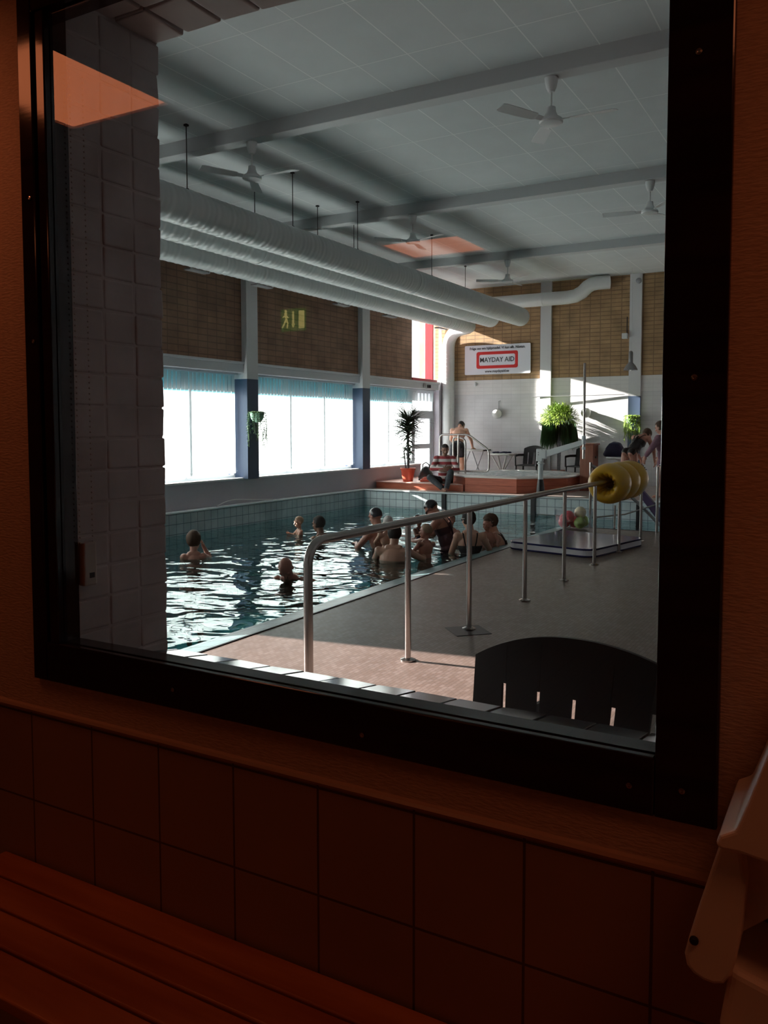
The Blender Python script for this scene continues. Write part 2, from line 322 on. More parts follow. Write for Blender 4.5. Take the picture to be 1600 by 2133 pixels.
# sloping overflow tiles on the deck side
b = MB(); b.add([(PX1-.31, 2.2, -.052), (PX1, 2.2, .0), (PX1, PYR, .0), (PX1-.31, PYR+.2, -.052), (PX1-.31, 2.2, -.12), (PX1, 2.2, -.12), (PX1, PYR, -.12), (PX1-.31, PYR+.2, -.12)],
      ((0,1,2,3),(7,6,5,4),(0,4,5,1),(1,5,6,2),(2,6,7,3),(3,7,4,0)))
struct(b.obj('pool_edge', M['edge']), 'blue green tiled pool edge')
b = MB(); b.box(PX1, PX1+.018, YH, PYR, -.05, .006); b.box(PX1, -1.0, PYR-.02, PYR+.0, -.05, .006)
struct(b.obj('trim_1', M['dark_metal']))
# water
b = MB(); b.add([(XW, 2.2, -.05), (-1, 2.2, -.05), (-1, PY1, -.05), (XW, PY1, -.05)], [(0, 1, 2, 3)])
b = MB(); b.add([(PX0, 2.25, -.05), (PX1-.2, 2.25, -.05), (PX1-.2, PYR+.2, -.05), (-1.0, PYR+.0, -.05), (-1.0, PY1, -.05), (PX0, PY1, -.05)], [(0, 1, 2, 3, 4, 5)])
wo = b.obj('pool_water', M['water']); tag(wo, 'rippled teal pool water mirroring the bright windows', 'water'); wo['kind'] = 'stuff'

# ceiling and beams
b = MB(); b.box(XW-.3, XR+.3, YH-.4, YF+.3, ZC, ZC+.2); struct(b.obj('ceiling', M['ceil']), 'pale panelled ceiling of the pool hall')
for yb in (3.65, 7.33, 11.0, 14.83):
    b = MB(); b.box(XW, XR, yb, yb+.17, ZC-.155, ZC+.01); struct(b.obj('ceiling_beam', M['beam'], bevel=.006), 'pale steel ceiling beam')
# far wall in three zones
for nm, z0, z1, mm in (('grey', DK-.05, 2.36, 'brick_g'), ('white', 2.36, 2.70, 'brick_w'), ('brick', 2.70, ZC, 'brick_y')):
    b = MB(); b.box(XW-.3, XR+.3, YF, YF+.3, z0, z1); struct(b.obj('wall_far', M[mm]))
b = MB(); b.box(XR, XR+.3, YH-.4, YF+.3, -.3, ZC); struct(b.obj('wall_right', M['brick_g']))
# window wall
def wl(y0, y1, z0, z1, mm, x1=XW, x0=XW-.3):
    b = MB(); b.box(x0, x1, y0, y1, z0, z1); return struct(b.obj('wall_left', M[mm]))
wl(-.2, 14.9, -.3, .71, 'sidewall'); wl(14.9, 17.06, DK-.05, .71, 'sidewall'); wl(14.9, YF, -.3, DK-.05, 'sidewall')
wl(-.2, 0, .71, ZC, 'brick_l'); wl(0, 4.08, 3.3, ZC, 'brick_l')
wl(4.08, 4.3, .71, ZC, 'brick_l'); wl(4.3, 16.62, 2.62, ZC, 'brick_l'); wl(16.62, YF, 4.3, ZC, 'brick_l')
b = MB(); b.box(XW-.12, XW+.035, 4.1, 17.95, 2.46, 2.635); b.box(XW-.12, XW+.06, 4.1, 17.95, 2.60, 2.64)
struct(b.obj('trim_2', M['header'], bevel=.008), 'pale window header ledge')
b = MB(); b.box(XW-.3, XW+.02, 0, 17.06, .69, .72); struct(b.obj('window_sill', M['sill_w'], bevel=.004))
b = MB(); b.box(XW-.02, PX0+.0, 2.2, PY1, DK-.01, DK+.0); struct(b.obj('trim_3', M['coping']))
# columns of the window wall
for yc in (7.07, 10.70, 14.32):
    p = bpy.data.objects.new('pillar', None); COL.objects.link(p); p.location = (XW, yc, .7); struct(p, 'wall pillar, white above and dark blue below')
    z0 = 0 if yc < 14 else 0
    b = MB(); b.box(-.32, .11, 0, .29, 1.66, ZC-.7); b.obj('upper_shaft', M['col_w'], p, bevel=.004)
    b = MB(); b.box(-.32, .11, 0, .29, .0, 1.66); b.obj('lower_shaft', M['col_b'], p, bevel=.004)
for xc in (-6.55, -4.51, -1.0):
    p = bpy.data.objects.new('pillar', None); COL.objects.link(p); p.location = (xc, YF-.065, DK); struct(p, 'pillar of the far wall, white above')
    b = MB(); b.box(0, .26, 0, .07, 1.97, ZC-DK); b.obj('upper_shaft', M['col_w'], p)
    b = MB(); b.box(0, .26, 0, .07, 0, 1.97); b.obj('lower_shaft', M['col_b'] if xc > -5 else M['col_w'], p)
# windows of bays
def window(n, y0, y1, z0, z1, mull, mm='wframe', horiz=(), fw=.04, x=XW-.2, pane='wpane', band_tint=False):
    p = bpy.data.objects.new('window_%d' % n, None); COL.objects.link(p); p.location = (x, y0, z0); struct(p)
    h = z1-z0; wd = y1-y0
    b = MB(); b.box(-.03, .03, 0, fw, 0, h); b.box(-.03, .03, wd-fw, wd, 0, h); b.box(-.03, .03, fw, wd-fw, 0, fw); b.box(-.03, .03, fw, wd-fw, h-fw, h)
    b.obj('window_frame', M[mm], p)
    for ym in mull: b = MB(); b.box(-.035, .035, ym-y0-.022, ym-y0+.022, fw, h-fw); b.obj('mullion', M[mm], p)
    for zm in horiz: b = MB(); b.box(-.03, .03, fw, wd-fw, zm-z0-.03, zm-z0+.03); b.obj('transom', M[mm], p)
    if band_tint: b = MB(); b.box(.004, .008, fw, wd-fw, 2.16-z0, h-fw); b.obj('shaded_band_tint', M['teal'], p)  # added teal sheet that colours the shaded band of the blinds
    b = MB(); b.box(-.006, .0, fw, wd-fw, fw, h-fw); b.obj('pane', M[pane], p)
window(1, 0, 4.08, .72, 3.3, (2.0,), pane='dimpane')  # out of view, sized for the deck sun patch; pane tinted to dim it
window(2, 4.3, 7.07, .72, 2.46, (4.8, 5.9), band_tint=True); window(3, 7.36, 10.70, .72, 2.46, (8.4, 9.55), band_tint=True); window(4, 10.99, 14.32, .72, 2.46, (12.12, 13.2), band_tint=True); window(5, 14.61, 16.78, .72, 2.46, (15.67,), band_tint=True)
# glazed door beside window 5
p = bpy.data.objects.new('door_1', None); COL.objects.link(p); p.location = (XW-.2, 16.78, DK); struct(p, 'glazed white door with a fan light in the window wall')
b = MB(); b.box(-.04, .05, 0, .14, 0, 2.18); b.box(-.04, .05, 1.17, 1.24, 0, 2.18); b.box(-.04, .05, .14, 1.17, 1.50, 1.68); b.box(-.04, .05, .14, 1.17, 2.10, 2.18); b.obj('door_frame', M['wframe'], p)
b = MB(); b.box(-.03, .03, .16, .30, 0, 1.5); b.box(-.03, .03, 1.07, 1.17, 0, 1.5); b.box(-.03, .03, .30, 1.07, .78, .89); b.box(-.03, .03, .30, 1.07, 0, .12); b.obj('door_leaf', M['wframe'], p)
b = MB(); b.box(-.004, .004, .3, 1.07, .12, 1.5); b.box(-.004, .004, .14, 1.17, 1.68, 2.10); b.obj('pane', M['frost'], p)
b = MB(); b.tube([(.05, .26, .95), (.09, .26, .95), (.09, .37, .95)], .009, 8); b.obj('door_handle', M['steel'], p)
wl(18.02, YF, DK-.05, 2.66, 'sidewall')
b = MB(); b.box(XW-.3, XW, 16.78, 16.80, .3, .71); struct(b.obj('wall_left', M['sidewall']))
# clerestory with red frames
window(6, 16.62, 18.38, 2.66, 4.3, (), 'wframe', (), .05, XW-.14)
b = MB(); b.box(XW-.22, XW-.0, 17.68, 17.72, 2.66, 4.3); struct(b.obj('trim_4', M['red'], bevel=.01))
b = MB(); b.box(XW-.3, XW+.03, 16.62, 17.86, 2.62, 2.70); struct(b.obj('trim_5', M['red'], bevel=.01))
# eave outside that shades the tops of the blinds, ground and neighbouring wall
b = MB(); b.box(XW-1.0, XW-.3, 4.35, 16.5, 2.5, 2.62); b.box(XW-1.0, XW-.3, 16.5, 18.9, 2.5, 2.58); struct(b.obj('roof_eave', M['header']))
b = MB(); b.box(-120, XW-.3, -60, 90, -.5, -.35); struct(b.obj('ground', M['snow']), 'snowy ground outside')
b = MB(); b.box(-12.98, -10.5, 24.5, 25.0, -.3, 7.5); struct(b.obj('outside_wall', M['outbrick']), 'pale brick wing seen through the clerestory')

# ------------------------------------------------------------------ vertical blinds
def blind(y0, y1, label, gaps=(), zb=.80, zt=2.455, ytop=None):
    t = thing('vertical_blind', label, 'blind', (XW-.075, y0, zt), 0, None)
    b = MB(); b.box(-.025, .025, 0, y1-y0, -.03, 0); b.obj('head_rail', M['wframe'], t)
    W_ = .092; P_ = .089; n = int((y1-y0-.02)/P_); sm = None
    for i in range(n):
        if i in gaps: continue
        h = (zt-zb) - (0.0 if ytop is None or y0+i*P_ < ytop else 1.38-.0)
        ang = R(90 + random.uniform(4, 9))
        b = MB(); c, s_ = math.cos(ang)*W_/2, math.sin(ang)*W_/2
        b.add([(-c, -s_, -h), (c, s_, -h), (c, s_, -.03), (-c, -s_, -.03)], [(0, 1, 2, 3)])
        o = b.obj('slat', M['slat'], t, fixn=False); o.location = (0, .05+i*P_, 0)
    if zb < 1.2:
        b = MB(); b.tube([(.02, .03, -1.62), (.02, y1-y0-.03, -1.62)], .004, 6); b.obj('bottom_chain', M['wframe'], t)
    return t
blind(4.34, 7.04, 'vertical blind behind the painted brick reveal')
blind(7.40, 10.66, 'teal vertical blind of the window cut off by the painted brick reveal')
blind(11.02, 14.28, 'teal vertical blind of the window between the two blue pillars')
blind(14.64, 17.95, 'teal vertical blind above the palm and the glazed door, with gaps between slats', gaps=(27, 29, 31, 33), ytop=16.75)

# ------------------------------------------------------------------ ventilation ducts
def duct(x, z, r, y0, y1, label, seams):
    t = thing('air_duct', label, 'duct', (x, y0, z), 0, 'ventilation ducts under the ceiling')
    L_ = y1-y0; prof = [(r*.97, 0.)]; n = int(L_/.14)
    b = MB(); rings = []
    for i in range(n+1):
        yy = L_*i/n
        for dy, rr in ((0, r), (.012, r+.004), (.024, r)):
            if yy+dy < L_-.1: rings.append([Vector((rr*math.cos(a), yy+dy, rr*math.sin(a))) for a in [2*PI*j/32 for j in range(32)]])
    for q in range(1, 7):
        a2 = PI/2*q/6; rings.append([Vector(((r-.09)*math.cos(a)+.09*math.cos(a2)*math.cos(a), L_-.1+.1*math.sin(a2), (r-.09+.09*math.cos(a2))*math.sin(a))) for a in [2*PI*j/32 for j in range(32)]])
    b.loft(rings, True); b.obj('duct_pipe', M['duct'], t, smooth=True)
    for ys in seams:
        b = MB(); b.tube([(0, ys-y0-.02, 0), (0, ys-y0+.02, 0)], r+.009, 32); b.obj('joint_band', M['white_en'], t, smooth=True)
    return t
d1 = duct(-6.62, 3.985, .2, 1.9, 17.35, 'long white spiral duct with a rounded end, the one hung clear of the window wall', (6.0, 12.2))
d2 = duct(-7.27, 3.985, .2, 1.9, 17.2, 'middle of the three long white ducts', (9.0, 16.0))
d3 = duct(-8.12, 3.93, .165, 1.9, 17.9, 'white duct above the brick panels of the window wall', (9.2, 12.6))
RODS = ((6.98, 8.93, 10.53, 12.95), (8.95, 10.43, 11.45, 15.75))
ORD = ('first', 'second', 'third', 'fourth', 'fifth')
for x_, ys in ((-6.62, RODS[0]), (-7.27, RODS[1])):
    for iy, yy in enumerate(ys):
        b = MB(); b.cyl((0, 0, 0), (0, 0, ZC-3.985-.19), .006, seg=6); b.box(-.014, .014, -.014, .014, -.01, .03); b.box(-.02, .02, -.02, .02, ZC-3.985-.21, ZC-3.985-.185)
        o = b.obj('hanger_rod', M['dark_metal']); o.location = (x_, yy, 4.175); tag(o, '%s thin black rod, counted from the brick reveal, holding the %s' % (ORD[iy], 'long round-ended duct' if x_ > -7 else 'middle duct'), 'rod', 'rods holding the ducts')
for i, yy in enumerate((8.9, 10.35, 12.6, 14.35, 16.65)):
    b = MB(); b.box(-.02, .1, -.2, .2, -.012, .012); b.tube([(.1, -.2, 0), (.13, -.16, .03), (.13, .16, .03), (.1, .2, 0)], .008, 6)
    o = b.obj('duct_bracket', M['grey_metal'], bevel=.003); o.location = (XW+.68, yy, 3.765); tag(o, '%s small dark bracket, counted from the brick reveal, under the duct by the brick panels' % ORD[i], 'bracket', 'brackets under the duct')
# standing duct in the corner with elbow
t = thing('corner_duct', 'white standing spiral duct in the corner beside the red window frame', 'duct', (-8.86, 18.235, DK))
b = MB(); pth = [(0, 0, 0)]; pth += [(0, 0, .2*i) for i in range(1, 17)]; 
for q in range(1, 8):
    a = PI/2*q/7; pth.append((.30*(1-math.cos(a))*1.3, -.18*(1-math.cos(a)), 3.2+.42*math.sin(a)))
pth.append((.66, -.3, 3.64)); b.tube(pth, .15, 28); b.obj('duct_pipe', M['duct'], t, smooth=True)
b = MB()
for i in range(34): b.torus((0, 0, .06+.093*i), .151, .005, seg=28, tseg=5)
b.obj('spiral_rib', M['duct'], t, smooth=True)
# duct along the far wall that bends up into the ceiling
t = thing('air_duct', 'white duct along the top of the far wall bending up into the ceiling', 'duct', (-6.9, YF-.32, 4.46), 0, None)
b = MB(); b.tube([(-1.2, 0, 0), (0, 0, 0), (1.05, 0, 0), (1.25, 0, .02), (1.40, 0, .09), (1.52, 0, .2), (1.62, 0, .25), (1.74, .02, .27), (1.98, .12, .285)], .15, 24); b.obj('duct_pipe', M['white_en'], t, smooth=True)
b = MB(); b.tube([(.48, 0, 0), (.51, 0, 0)], .157, 24); b.obj('joint_band', M['white_en'], t, smooth=True)

# ------------------------------------------------------------------ ceiling fans
def make_fan(label, loc, base):
    t = thing('ceiling_fan', label, 'fan', loc, 0, 'ceiling fans under the beams')
    b = MB(); b.lathe((0, 0, 0), [(.02, 0), (.062, -.004), (.06, -.03), (.048, -.09), (.03, -.13), (.01, -.135)]); b.obj('canopy', M['white_en'], t, smooth=True)
    b = MB(); b.cyl((0, 0, -.12), (0, 0, -.30), .009, seg=10); b.obj('rod', M['white_en'], t)
    b = MB(); b.lathe((0, 0, 0), [(.012, -.26), (.04, -.265), (.045, -.31), (.06, -.345), (.105, -.375), (.11, -.40), (.10, -.412), (.05, -.42), (.01, -.422)]); b.obj('motor', M['white_en'], t, smooth=True)
    for k in range(3):
        a = R(base+120*k); b = MB(); Mx = Matrix.Rotation(a, 4, 'Z')
        secs = []
        for x, w0 in ((.10, .018), (.17, .022), (.2, .05), (.4, .06), (.57, .065), (.60, .05)):
            ring = []
            for yy, zz in ((-w0, -.012-.003), (w0, .012-.003), (w0, .012+.003), (-w0, -.012+.003)):
                ring.append(Mx @ Vector((x, yy, zz-.385)))
            secs.append(ring)
        b.loft(secs, True); b.obj('blade', M['white_en'], t, bevel=.002)
    return t
FZ = ZC-.155
for x, y, a, lb in ((-6.06, 7.42, 3, 'ceiling fan on the first visible beam, above the long ducts'), (-2.57, 7.42, 2, 'large ceiling fan hung under the first beam, clear of the ducts'),
                    (-5.99, 11.09, -17, 'ceiling fan with a sunlit blade on the second beam, beside the ducts'), (-2.49, 11.09, 68, 'ceiling fan on the second beam close to the dark window frame'),
                    (-6.0, 14.92, -32, 'small looking ceiling fan nearest the far wall duct'), (-.35, 11.09, 20, 'ceiling fan on the second beam hidden by the dark frame')):
    make_fan(lb, (x, y, FZ), a)

# ------------------------------------------------------------------ handrail
t = thing('handrail', 'long brushed steel handrail with posts standing on the brown deck', 'handrail', (-2.6, 3.62, 0))
RL = 7.9; pth = [(0, 0, .02), (0, 0, .78)]
for q in range(0, 9):
    a = PI/2*q/8; pth.append((0, .13*(1-math.cos(a)), .80+.13*math.sin(a)))
pth += [(0, .5, .93), (0, 4, .93), (0, RL, .905)]
b = MB(); b.tube(pth, .026, 16); b.obj('rail', M['steel'], t, smooth=True)
for yy in (4.75, 5.73, 6.93, 8.05, 9.14, 10.22, 11.38):
    y_ = yy-3.62; b = MB(); b.cyl((0, y_, .004), (0, y_, .915), .020, seg=14); o = b.obj('post', M['steel'], t, smooth=True)
    b = MB(); b.lathe((0, y_, .001), [(.052, 0), (.052, .008), (.03, .016), (.021, .02)], 20); f = b.obj('floor_flange', M['steel'], o, smooth=True)
b = MB(); b.lathe((0, 0, .001), [(.052, 0), (.052, .008), (.03, .016), (.027, .02)], 20); b.obj('floor_flange', M['steel'], t, smooth=True)
b = MB(); Mx = Matrix.Translation((-2.585, 5.68, 0)) @ Matrix.Rotation(R(45), 4, 'Z'); b.box(-.14, .14, -.14, .14, .0, .004, M4=Mx); o = b.obj('floor_hatch', M['dark_metal'], bevel=.002); tag(o, 'square dark floor plate at the foot of a handrail post', 'floor plate')

# yellow swim rings threaded on the rail end
for i, (yy, lb) in enumerate(((9.75, 'yellow inflatable swim ring at the front of the bundle on the handrail'), (10.20, 'yellow inflatable swim ring in the middle of the bundle on the handrail'), (10.65, 'yellow inflatable swim ring with black marks at the back of the bundle'))):
    b = MB(); R0 = .080; r = .096; seg = 56; tseg = 24; rings = []; zc_ = .93-.026-.0
    for k in range(seg):
        a = 2*PI*k/seg; e = Vector((math.cos(a), 0, math.sin(a))); ring = []
        for j in range(tseg):
            c_ = math.cos(2*PI*j/tseg); s_ = math.sin(2*PI*j/tseg); rr = r*(1 + (.07*math.sin(a*13) if c_ < -.4 else .01*math.sin(a*5+i)))
            ring.append(Vector((0, 0, -.040)) + e*(R0+r+rr*c_*.9-.02) + Vector((0, rr*s_*2.3, 0)))
        rings.append(ring)
    b.loft(rings, False, 0, True); o = b.obj('swim_ring', M['yellow'], smooth=True); o.location = (-2.6, yy, .93)
    tag(o, lb, 'swim ring', 'yellow swim rings on the handrail')
    if i == 2:
        b = MB()
        for q in range(9):
            a = R(35 + 7*q); e = Vector((math.cos(a), 0, math.sin(a))); c_ = Vector((0, .08, -.040))+e*.234; tt = Vector((-math.sin(a), 0, math.cos(a)))
            for w_ in ((-.010, .004), (.012, -.002)): b.ell(c_+tt*w_[0]+Vector((0, w_[1]*4, 0)), (.009, .018, .009))
        b.obj('printed_mark', M['pvcmark'], o)

# stair rails and slope bars at the far end of the low deck
t = thing('pool_stair_rail', 'steel stair railing behind the yellow swim rings at the pool steps', 'railing', (-3.6, 12.62, -.0))
for x, y, h, r in ((-.03, -.12, 1.02, .022), (.32, .0, .36, .018), (1.0, -.22, .98, .022)):
    b = MB(); b.cyl((x, y, 0), (x, y, h), r, seg=12); b.obj('post', M['steel'], t, smooth=True)
b = MB(); b.tube([(-.03, -.12, .98), (.15, 0, .86), (.62, .25, .38), (.98, .3, .02)], .024, 10); b.obj('sloping_bar', M['grey_metal'], t, smooth=True)
b = MB(); b.tube([(-.03, -.12, .16), (.45, .1, .22), (.95, .3, .40)], .012, 8); b.obj('thin_bar', M['steel'], t, smooth=True)
t = thing('pool_ladder_rail', 'short steel rail going to the frame edge behind the swim rings', 'railing', (-2.58, 12.4, 0))
b = MB(); b.tube([(-.0, 0, 1.0), (.5, 0, 1.06)], .014, 8); b.obj('rail', M['steel'], t, smooth=True)

# dark sleeves on the far pool wall
for x, z0, lb in ((-7.03, -1.0, 'black vertical strip on the pool wall below the seated person'), (-5.21, -1.0, 'black vertical strip on the pool wall below the pool lift')):
    b = MB(); b.box(-.045, .045, -.03, 0, z0, DK-.002); o = b.obj('wall_strip', M['black_pl'], bevel=.004); o.location = (x, PY1-.001, 0); tag(o, lb, 'strip')
b = MB(); b.box(-.045, .045, -.03, 0, -.9, .24); o = b.obj('wall_strip', M['black_pl'], bevel=.004); o.location = (-3.30, PY1-.001, 0); tag(o, 'black vertical strip on the pool wall behind the stair railing', 'strip')
b = MB(); b.tube([(-5.1, PY1-.07, -.02), (-4.0, PY1-.07, -.03)], .012, 8); tag(b.obj('wall_bar', M['steel'], smooth=True), 'thin steel bar at the waterline of the far pool wall', 'bar')

# pool mat
def rpoly(w_, d_, r, n=6):
    P = []
    for cx_, cy_, a0 in ((w_/2-r, d_/2-r, 0), (-w_/2+r, d_/2-r, 90), (-w_/2+r, -d_/2+r, 180), (w_/2-r, -d_/2+r, 270)):
        P += [(cx_+r*math.cos(R(a0+90*i/n)), cy_+r*math.sin(R(a0+90*i/n))) for i in range(n+1)]
    return P
t = thing('pool_mat', 'thick blue and white foam mat lying on the deck at the pool edge', 'mat', (-3.2, 10.42, 0), R(-12))
def scl(P, k): return [(x*k, y*k) for x, y in P]
P0 = rpoly(1.22, 1.48, .16)
b = MB(); b.prism(scl(P0, .997), .022, .082); b.obj('foam_side', M['matwhite'], t)
b = MB(); b.prism(P0, 0.002, .022); b.obj('bottom_edge', M['navy'], t, bevel=.005)
b = MB(); b.prism(P0, .082, .105); b.obj('top_cover', M['navy'], t, bevel=.008)
# net of balls
t = thing('ball_tub', 'clear tub of red and green balls at the corner of the pool', 'tub', (-3.92, 12.28, 0))
m_cl = glass_mat('clear_plastic', (.96, .96, .97), .05, 1.0, .25); b = MB(); 
b.lathe((0.1, 0, .003), [(.27, 0), (.29, .30), (.285, .30), (.265, .01)], 28, cap=False); b.obj('tub_wall', m_cl, t, smooth=True)
for k, (x, y, z, mm) in enumerate(((-.04, -.03, .10, 'br'), (.08, .1, .1, 'br'), (.22, -.08, .11, 'bg'), (.22, .1, .12, 'bg'), (.05, -.1, .2, 'br'), (.2, 0, .26, 'by'), (-.07, .1, .14, 'br'))):
    if 'br' not in M: M['br'] = mat('red_ball', (.70, .13, .15), .4); M['bg'] = mat('green_ball', (.40, .55, .18), .4); M['by'] = mat('cream_ball', (.75, .66, .48), .4)
    b = MB(); b.ell((0, 0, 0), .09, seg=20, rg=14); o = b.obj('ball', M[mm], smooth=True); o.location = (-3.92+x, 12.28+y, z)
    tag(o, ('red ball low in the clear tub, next to the pool water', 'red ball low at the back of the clear tub', 'green ball at the front of the clear tub', 'green ball at the back of the clear tub', 'red ball near the top front of the clear tub', 'cream ball on top in the clear tub', 'red ball beside the pool in the clear tub, second layer')[k], 'ball', 'balls in the clear tub')

# ------------------------------------------------------------------ hot tub and platform
t = thing('wooden_platform', 'low red wooden platform beside the hot tub, under the potted palm', 'platform', (-8.9, 14.95, DK))
b = MB()
poly = [(-.05, 0), (1.97, 0), (1.19, .78), (1.19, 1.9), (-.05, 1.9)]
b.prism(poly, .0, .125); b.obj('side_board', M['red_wood'], t)
b = MB(); b.prism([(x*1.0, y-(.02 if y < .1 else 0)) for x, y in poly], .125, .142); m_top = noise_mat('pale_red_boards', (.45, .26, .22), (.55, .33, .28), 3, .4, (1, 12, 1), .1); b.obj('top_board', m_top, t, bevel=.003)
TC = (-6.35, 16.30)
t = thing('hot_tub', 'octagonal hot tub with red wood skirt and white rim full of bubbling water', 'hot tub', (TC[0], TC[1], DK))
def octa(r, a0=22.5): return [(r*math.cos(R(a0+45*k)), r*math.sin(R(a0+45*k))) for k in range(8)]
b = MB(); b.prism(octa(1.43), 0, .135); b.prism(octa(1.425), .141, .302); b.prism(octa(1.41), .135, .141); b.obj('skirt', M['red_wood'], t)
b = MB(); rings = [[Vector((x, y, z)) for x, y in octa(r)] for r, z in ((1.40, .277), (1.45, .282), (1.46, .305), (1.43, .325), (1.25, .33), (1.18, .32), (1.14, .27))]; b.loft(rings, False); b.obj('rim', M['tubwhite'], t, smooth=True)
b = MB(); n = 60
vs = []; fs = []
for i in range(n+1):
    for j in range(n+1):
        x = -1.2+2.4*i/n; y = -1.2+2.4*j/n; rr = max(abs(x), abs(y), (abs(x)+abs(y))/1.414); h = .312 + .025*max(0, noise.noise(Vector((x*5, y*5, 0))))+.02*max(0, noise.noise(Vector((x*17, y*17, 3))))
        vs.append((x, y, h))
for i in range(n):
    for j in range(n):
        x = -1.2+2.4*(i+.5)/n; y = -1.2+2.4*(j+.5)/n
        if max(abs(x), abs(y), (abs(x)+abs(y))/1.414) < 1.1: a = i*(n+1)+j; fs.append((a, a+n+1, a+n+2, a+1))
b.add(vs, fs); b.obj('bubbling_water', M['bubbles'], t, smooth=True)
# steel grab rails at the tub
t = thing('grab_rail', 'bent steel grab rail over the hot tub entry behind the seated person', 'handrail', (-7.5, 15.44, DK+.142))
def bend(P, r, n=5):
    out = [Vector(P[0])]
    for i in range(1, len(P)-1):
        a = Vector(P[i-1]); c = Vector(P[i]); d = Vector(P[i+1]); u = (a-c).normalized(); v = (d-c).normalized()
        for k in range(n+1):
            q = k/n; p0 = c+u*r; p1 = c+v*r; out.append(p0*(1-q)**2 + c*2*q*(1-q) + p1*q*q)
    return out + [Vector(P[-1])]
b = MB(); b.tube(bend([(-.19, 0, 0), (-.19, 0, .99), (.47, 0, .99), (.92, 0, .68), (.92, 0, .24), (.22, 0, .24)], .09), .02, 10); b.obj('rail', M['steel'], t, smooth=True)
b = MB(); b.cyl((.235, 0, 0), (.235, 0, .98), .02, seg=12); b.obj('post', M['steel'], t, smooth=True)
b = MB(); b.tube(bend([(.06, .12, .0), (.06, .12, .95), (.34, .12, .90), (.34, .12, .0)], .09), .018, 10); b.obj('rail', M['steel'], t, smooth=True)

# wooden cabinet
t = thing('wooden_cabinet', 'narrow brown wooden cabinet standing at the end of the hot tub', 'cabinet', (-4.86, 16.45, DK))
b = MB(); b.box(-.10, .17, -.15, .22, 0, .93); b.obj('cabinet_body', M['brown_wood'], t, bevel=.005)
b = MB(); b.box(-.13, .2, -.18, .25, .93, .965); b.obj('cabinet_top', M['brown_wood'], t, bevel=.006)
b = MB(); b.box(.172, .19, -.02, .06, .66, .70); b.obj('handle', M['black_pl'], t)

# pool lift
t = thing('pool_lift', 'white pool hoist with tall steel tube and black base sleeve on the pool edge', 'hoist', (-5.13, 14.45, DK))
b = MB(); b.lathe((0, 0, 0), [(.12, 0), (.12, .012), (.085, .03), (.072, .18), (.055, .30), (.052, .33)], 24); b.obj('base_sleeve', M['black_pl'], t, smooth=True)
b = MB(); b.cyl((0, 0, .32), (0, 0, .68), .048, seg=20); b.torus((0, 0, .62), .055, .014); b.obj('column', M['white_en'], t, smooth=True)
b = MB(); b.box(-.075, .045, -.05, .05, .66, .89); b.obj('control_box', M['white_en'], t, bevel=.012)
for z in (.78, .82): b = MB(); b.cyl((-.03, -.05, z), (-.03, -.056, z), .01, seg=10); b.obj('button', M['grey_metal'], t)
b = MB(); b.box(.0, .12, -.05, .05, .70, .88); b.obj('joint_housing', M['white_en'], t, bevel=.03, seg=4)
b = MB(); b.add([(.1, -.03, .735), (.1, .03, .735), (.1, .03, .86), (.1, -.03, .86), (.78, -.025, .965), (.78, .025, .965), (.78, .025, 1.06), (.78, -.025, 1.06)], ((0,1,2,3),(7,6,5,4),(0,4,5,1),(1,5,6,2),(2,6,7,3),(3,7,4,0))); b.obj('arm', M['white_en'], t, bevel=.008)
b = MB(); b.cyl((.80, 0, .72), (.80, 0, 2.42), .024, seg=16); b.obj('lifting_tube', M['steel'], t, smooth=True)
b = MB(); b.cyl((.80, 0, .98), (.80, 0, 1.13), .036, seg=16); b.cyl((.80, 0, .88), (.80, 0, .93), .034, seg=16); b.obj('clamp', M['white_en'], t, smooth=True)

# ------------------------------------------------------------------ furniture
def make_chair(label, loc, rz, name='garden_chair', slats=True):
    t = thing(name, label, 'chair', loc, rz, 'black plastic armchairs on the upper deck')
    m = M['black_pl']
    b = MB(); b.box(-.23, .23, -.22, .24, .40, .43); b.obj('seat', m, t, bevel=.01)
    b = MB(); n = 16; fr = []
    for i in range(n+1):
        x = -.25+.5*i/n; q = x/.25; top = .86-.07*q*q; fr.append((x, top, .025*(1-q*q)))
    for i in range(n):
        x0, t0, c0 = fr[i]; x1, t1, c1 = fr[i+1]; zb = .43
        if slats and i in (3, 7, 8, 12): zb = .70
        def yy(z, c_): return .24+(z-.43)*.22+c_
        v = []
        for x, tz, c_ in ((x0, t0, c0), (x1, t1, c1)):
            for z in (zb, tz): v += [(x, yy(z, c_), z), (x, yy(z, c_)+.022, z)]
        b.add(v, ((0,4,6,2),(1,3,7,5),(0,2,3,1),(4,5,7,6),(2,6,7,3),(0,1,5,4)))
    b.obj('backrest', m, t)
    for s in (-1, 1):
        b = MB(); b.tube([(s*.25, .30, .64), (s*.28, .05, .645), (s*.275, -.18, .63), (s*.26, -.22, .60), (s*.25, -.23, .4)], .02, 8, flat=1.4); b.obj('armrest', m, t, smooth=True)
        for y0 in (-.22, .26): b = MB(); b.tube([(s*.24, y0*.95, .42), (s*.255, y0*1.05, 0)], .02, 8); b.obj('leg', m, t, smooth=True)
    return t
c1 = make_chair('black plastic armchair between the white table and the pool hoist', (-6.66, 17.98, DK), R(0))
dup(c1, (-5.45, 17.95, DK), R(-8), 'black slatted plastic armchair half hidden by the wooden cabinet', 'black plastic armchairs on the upper deck')
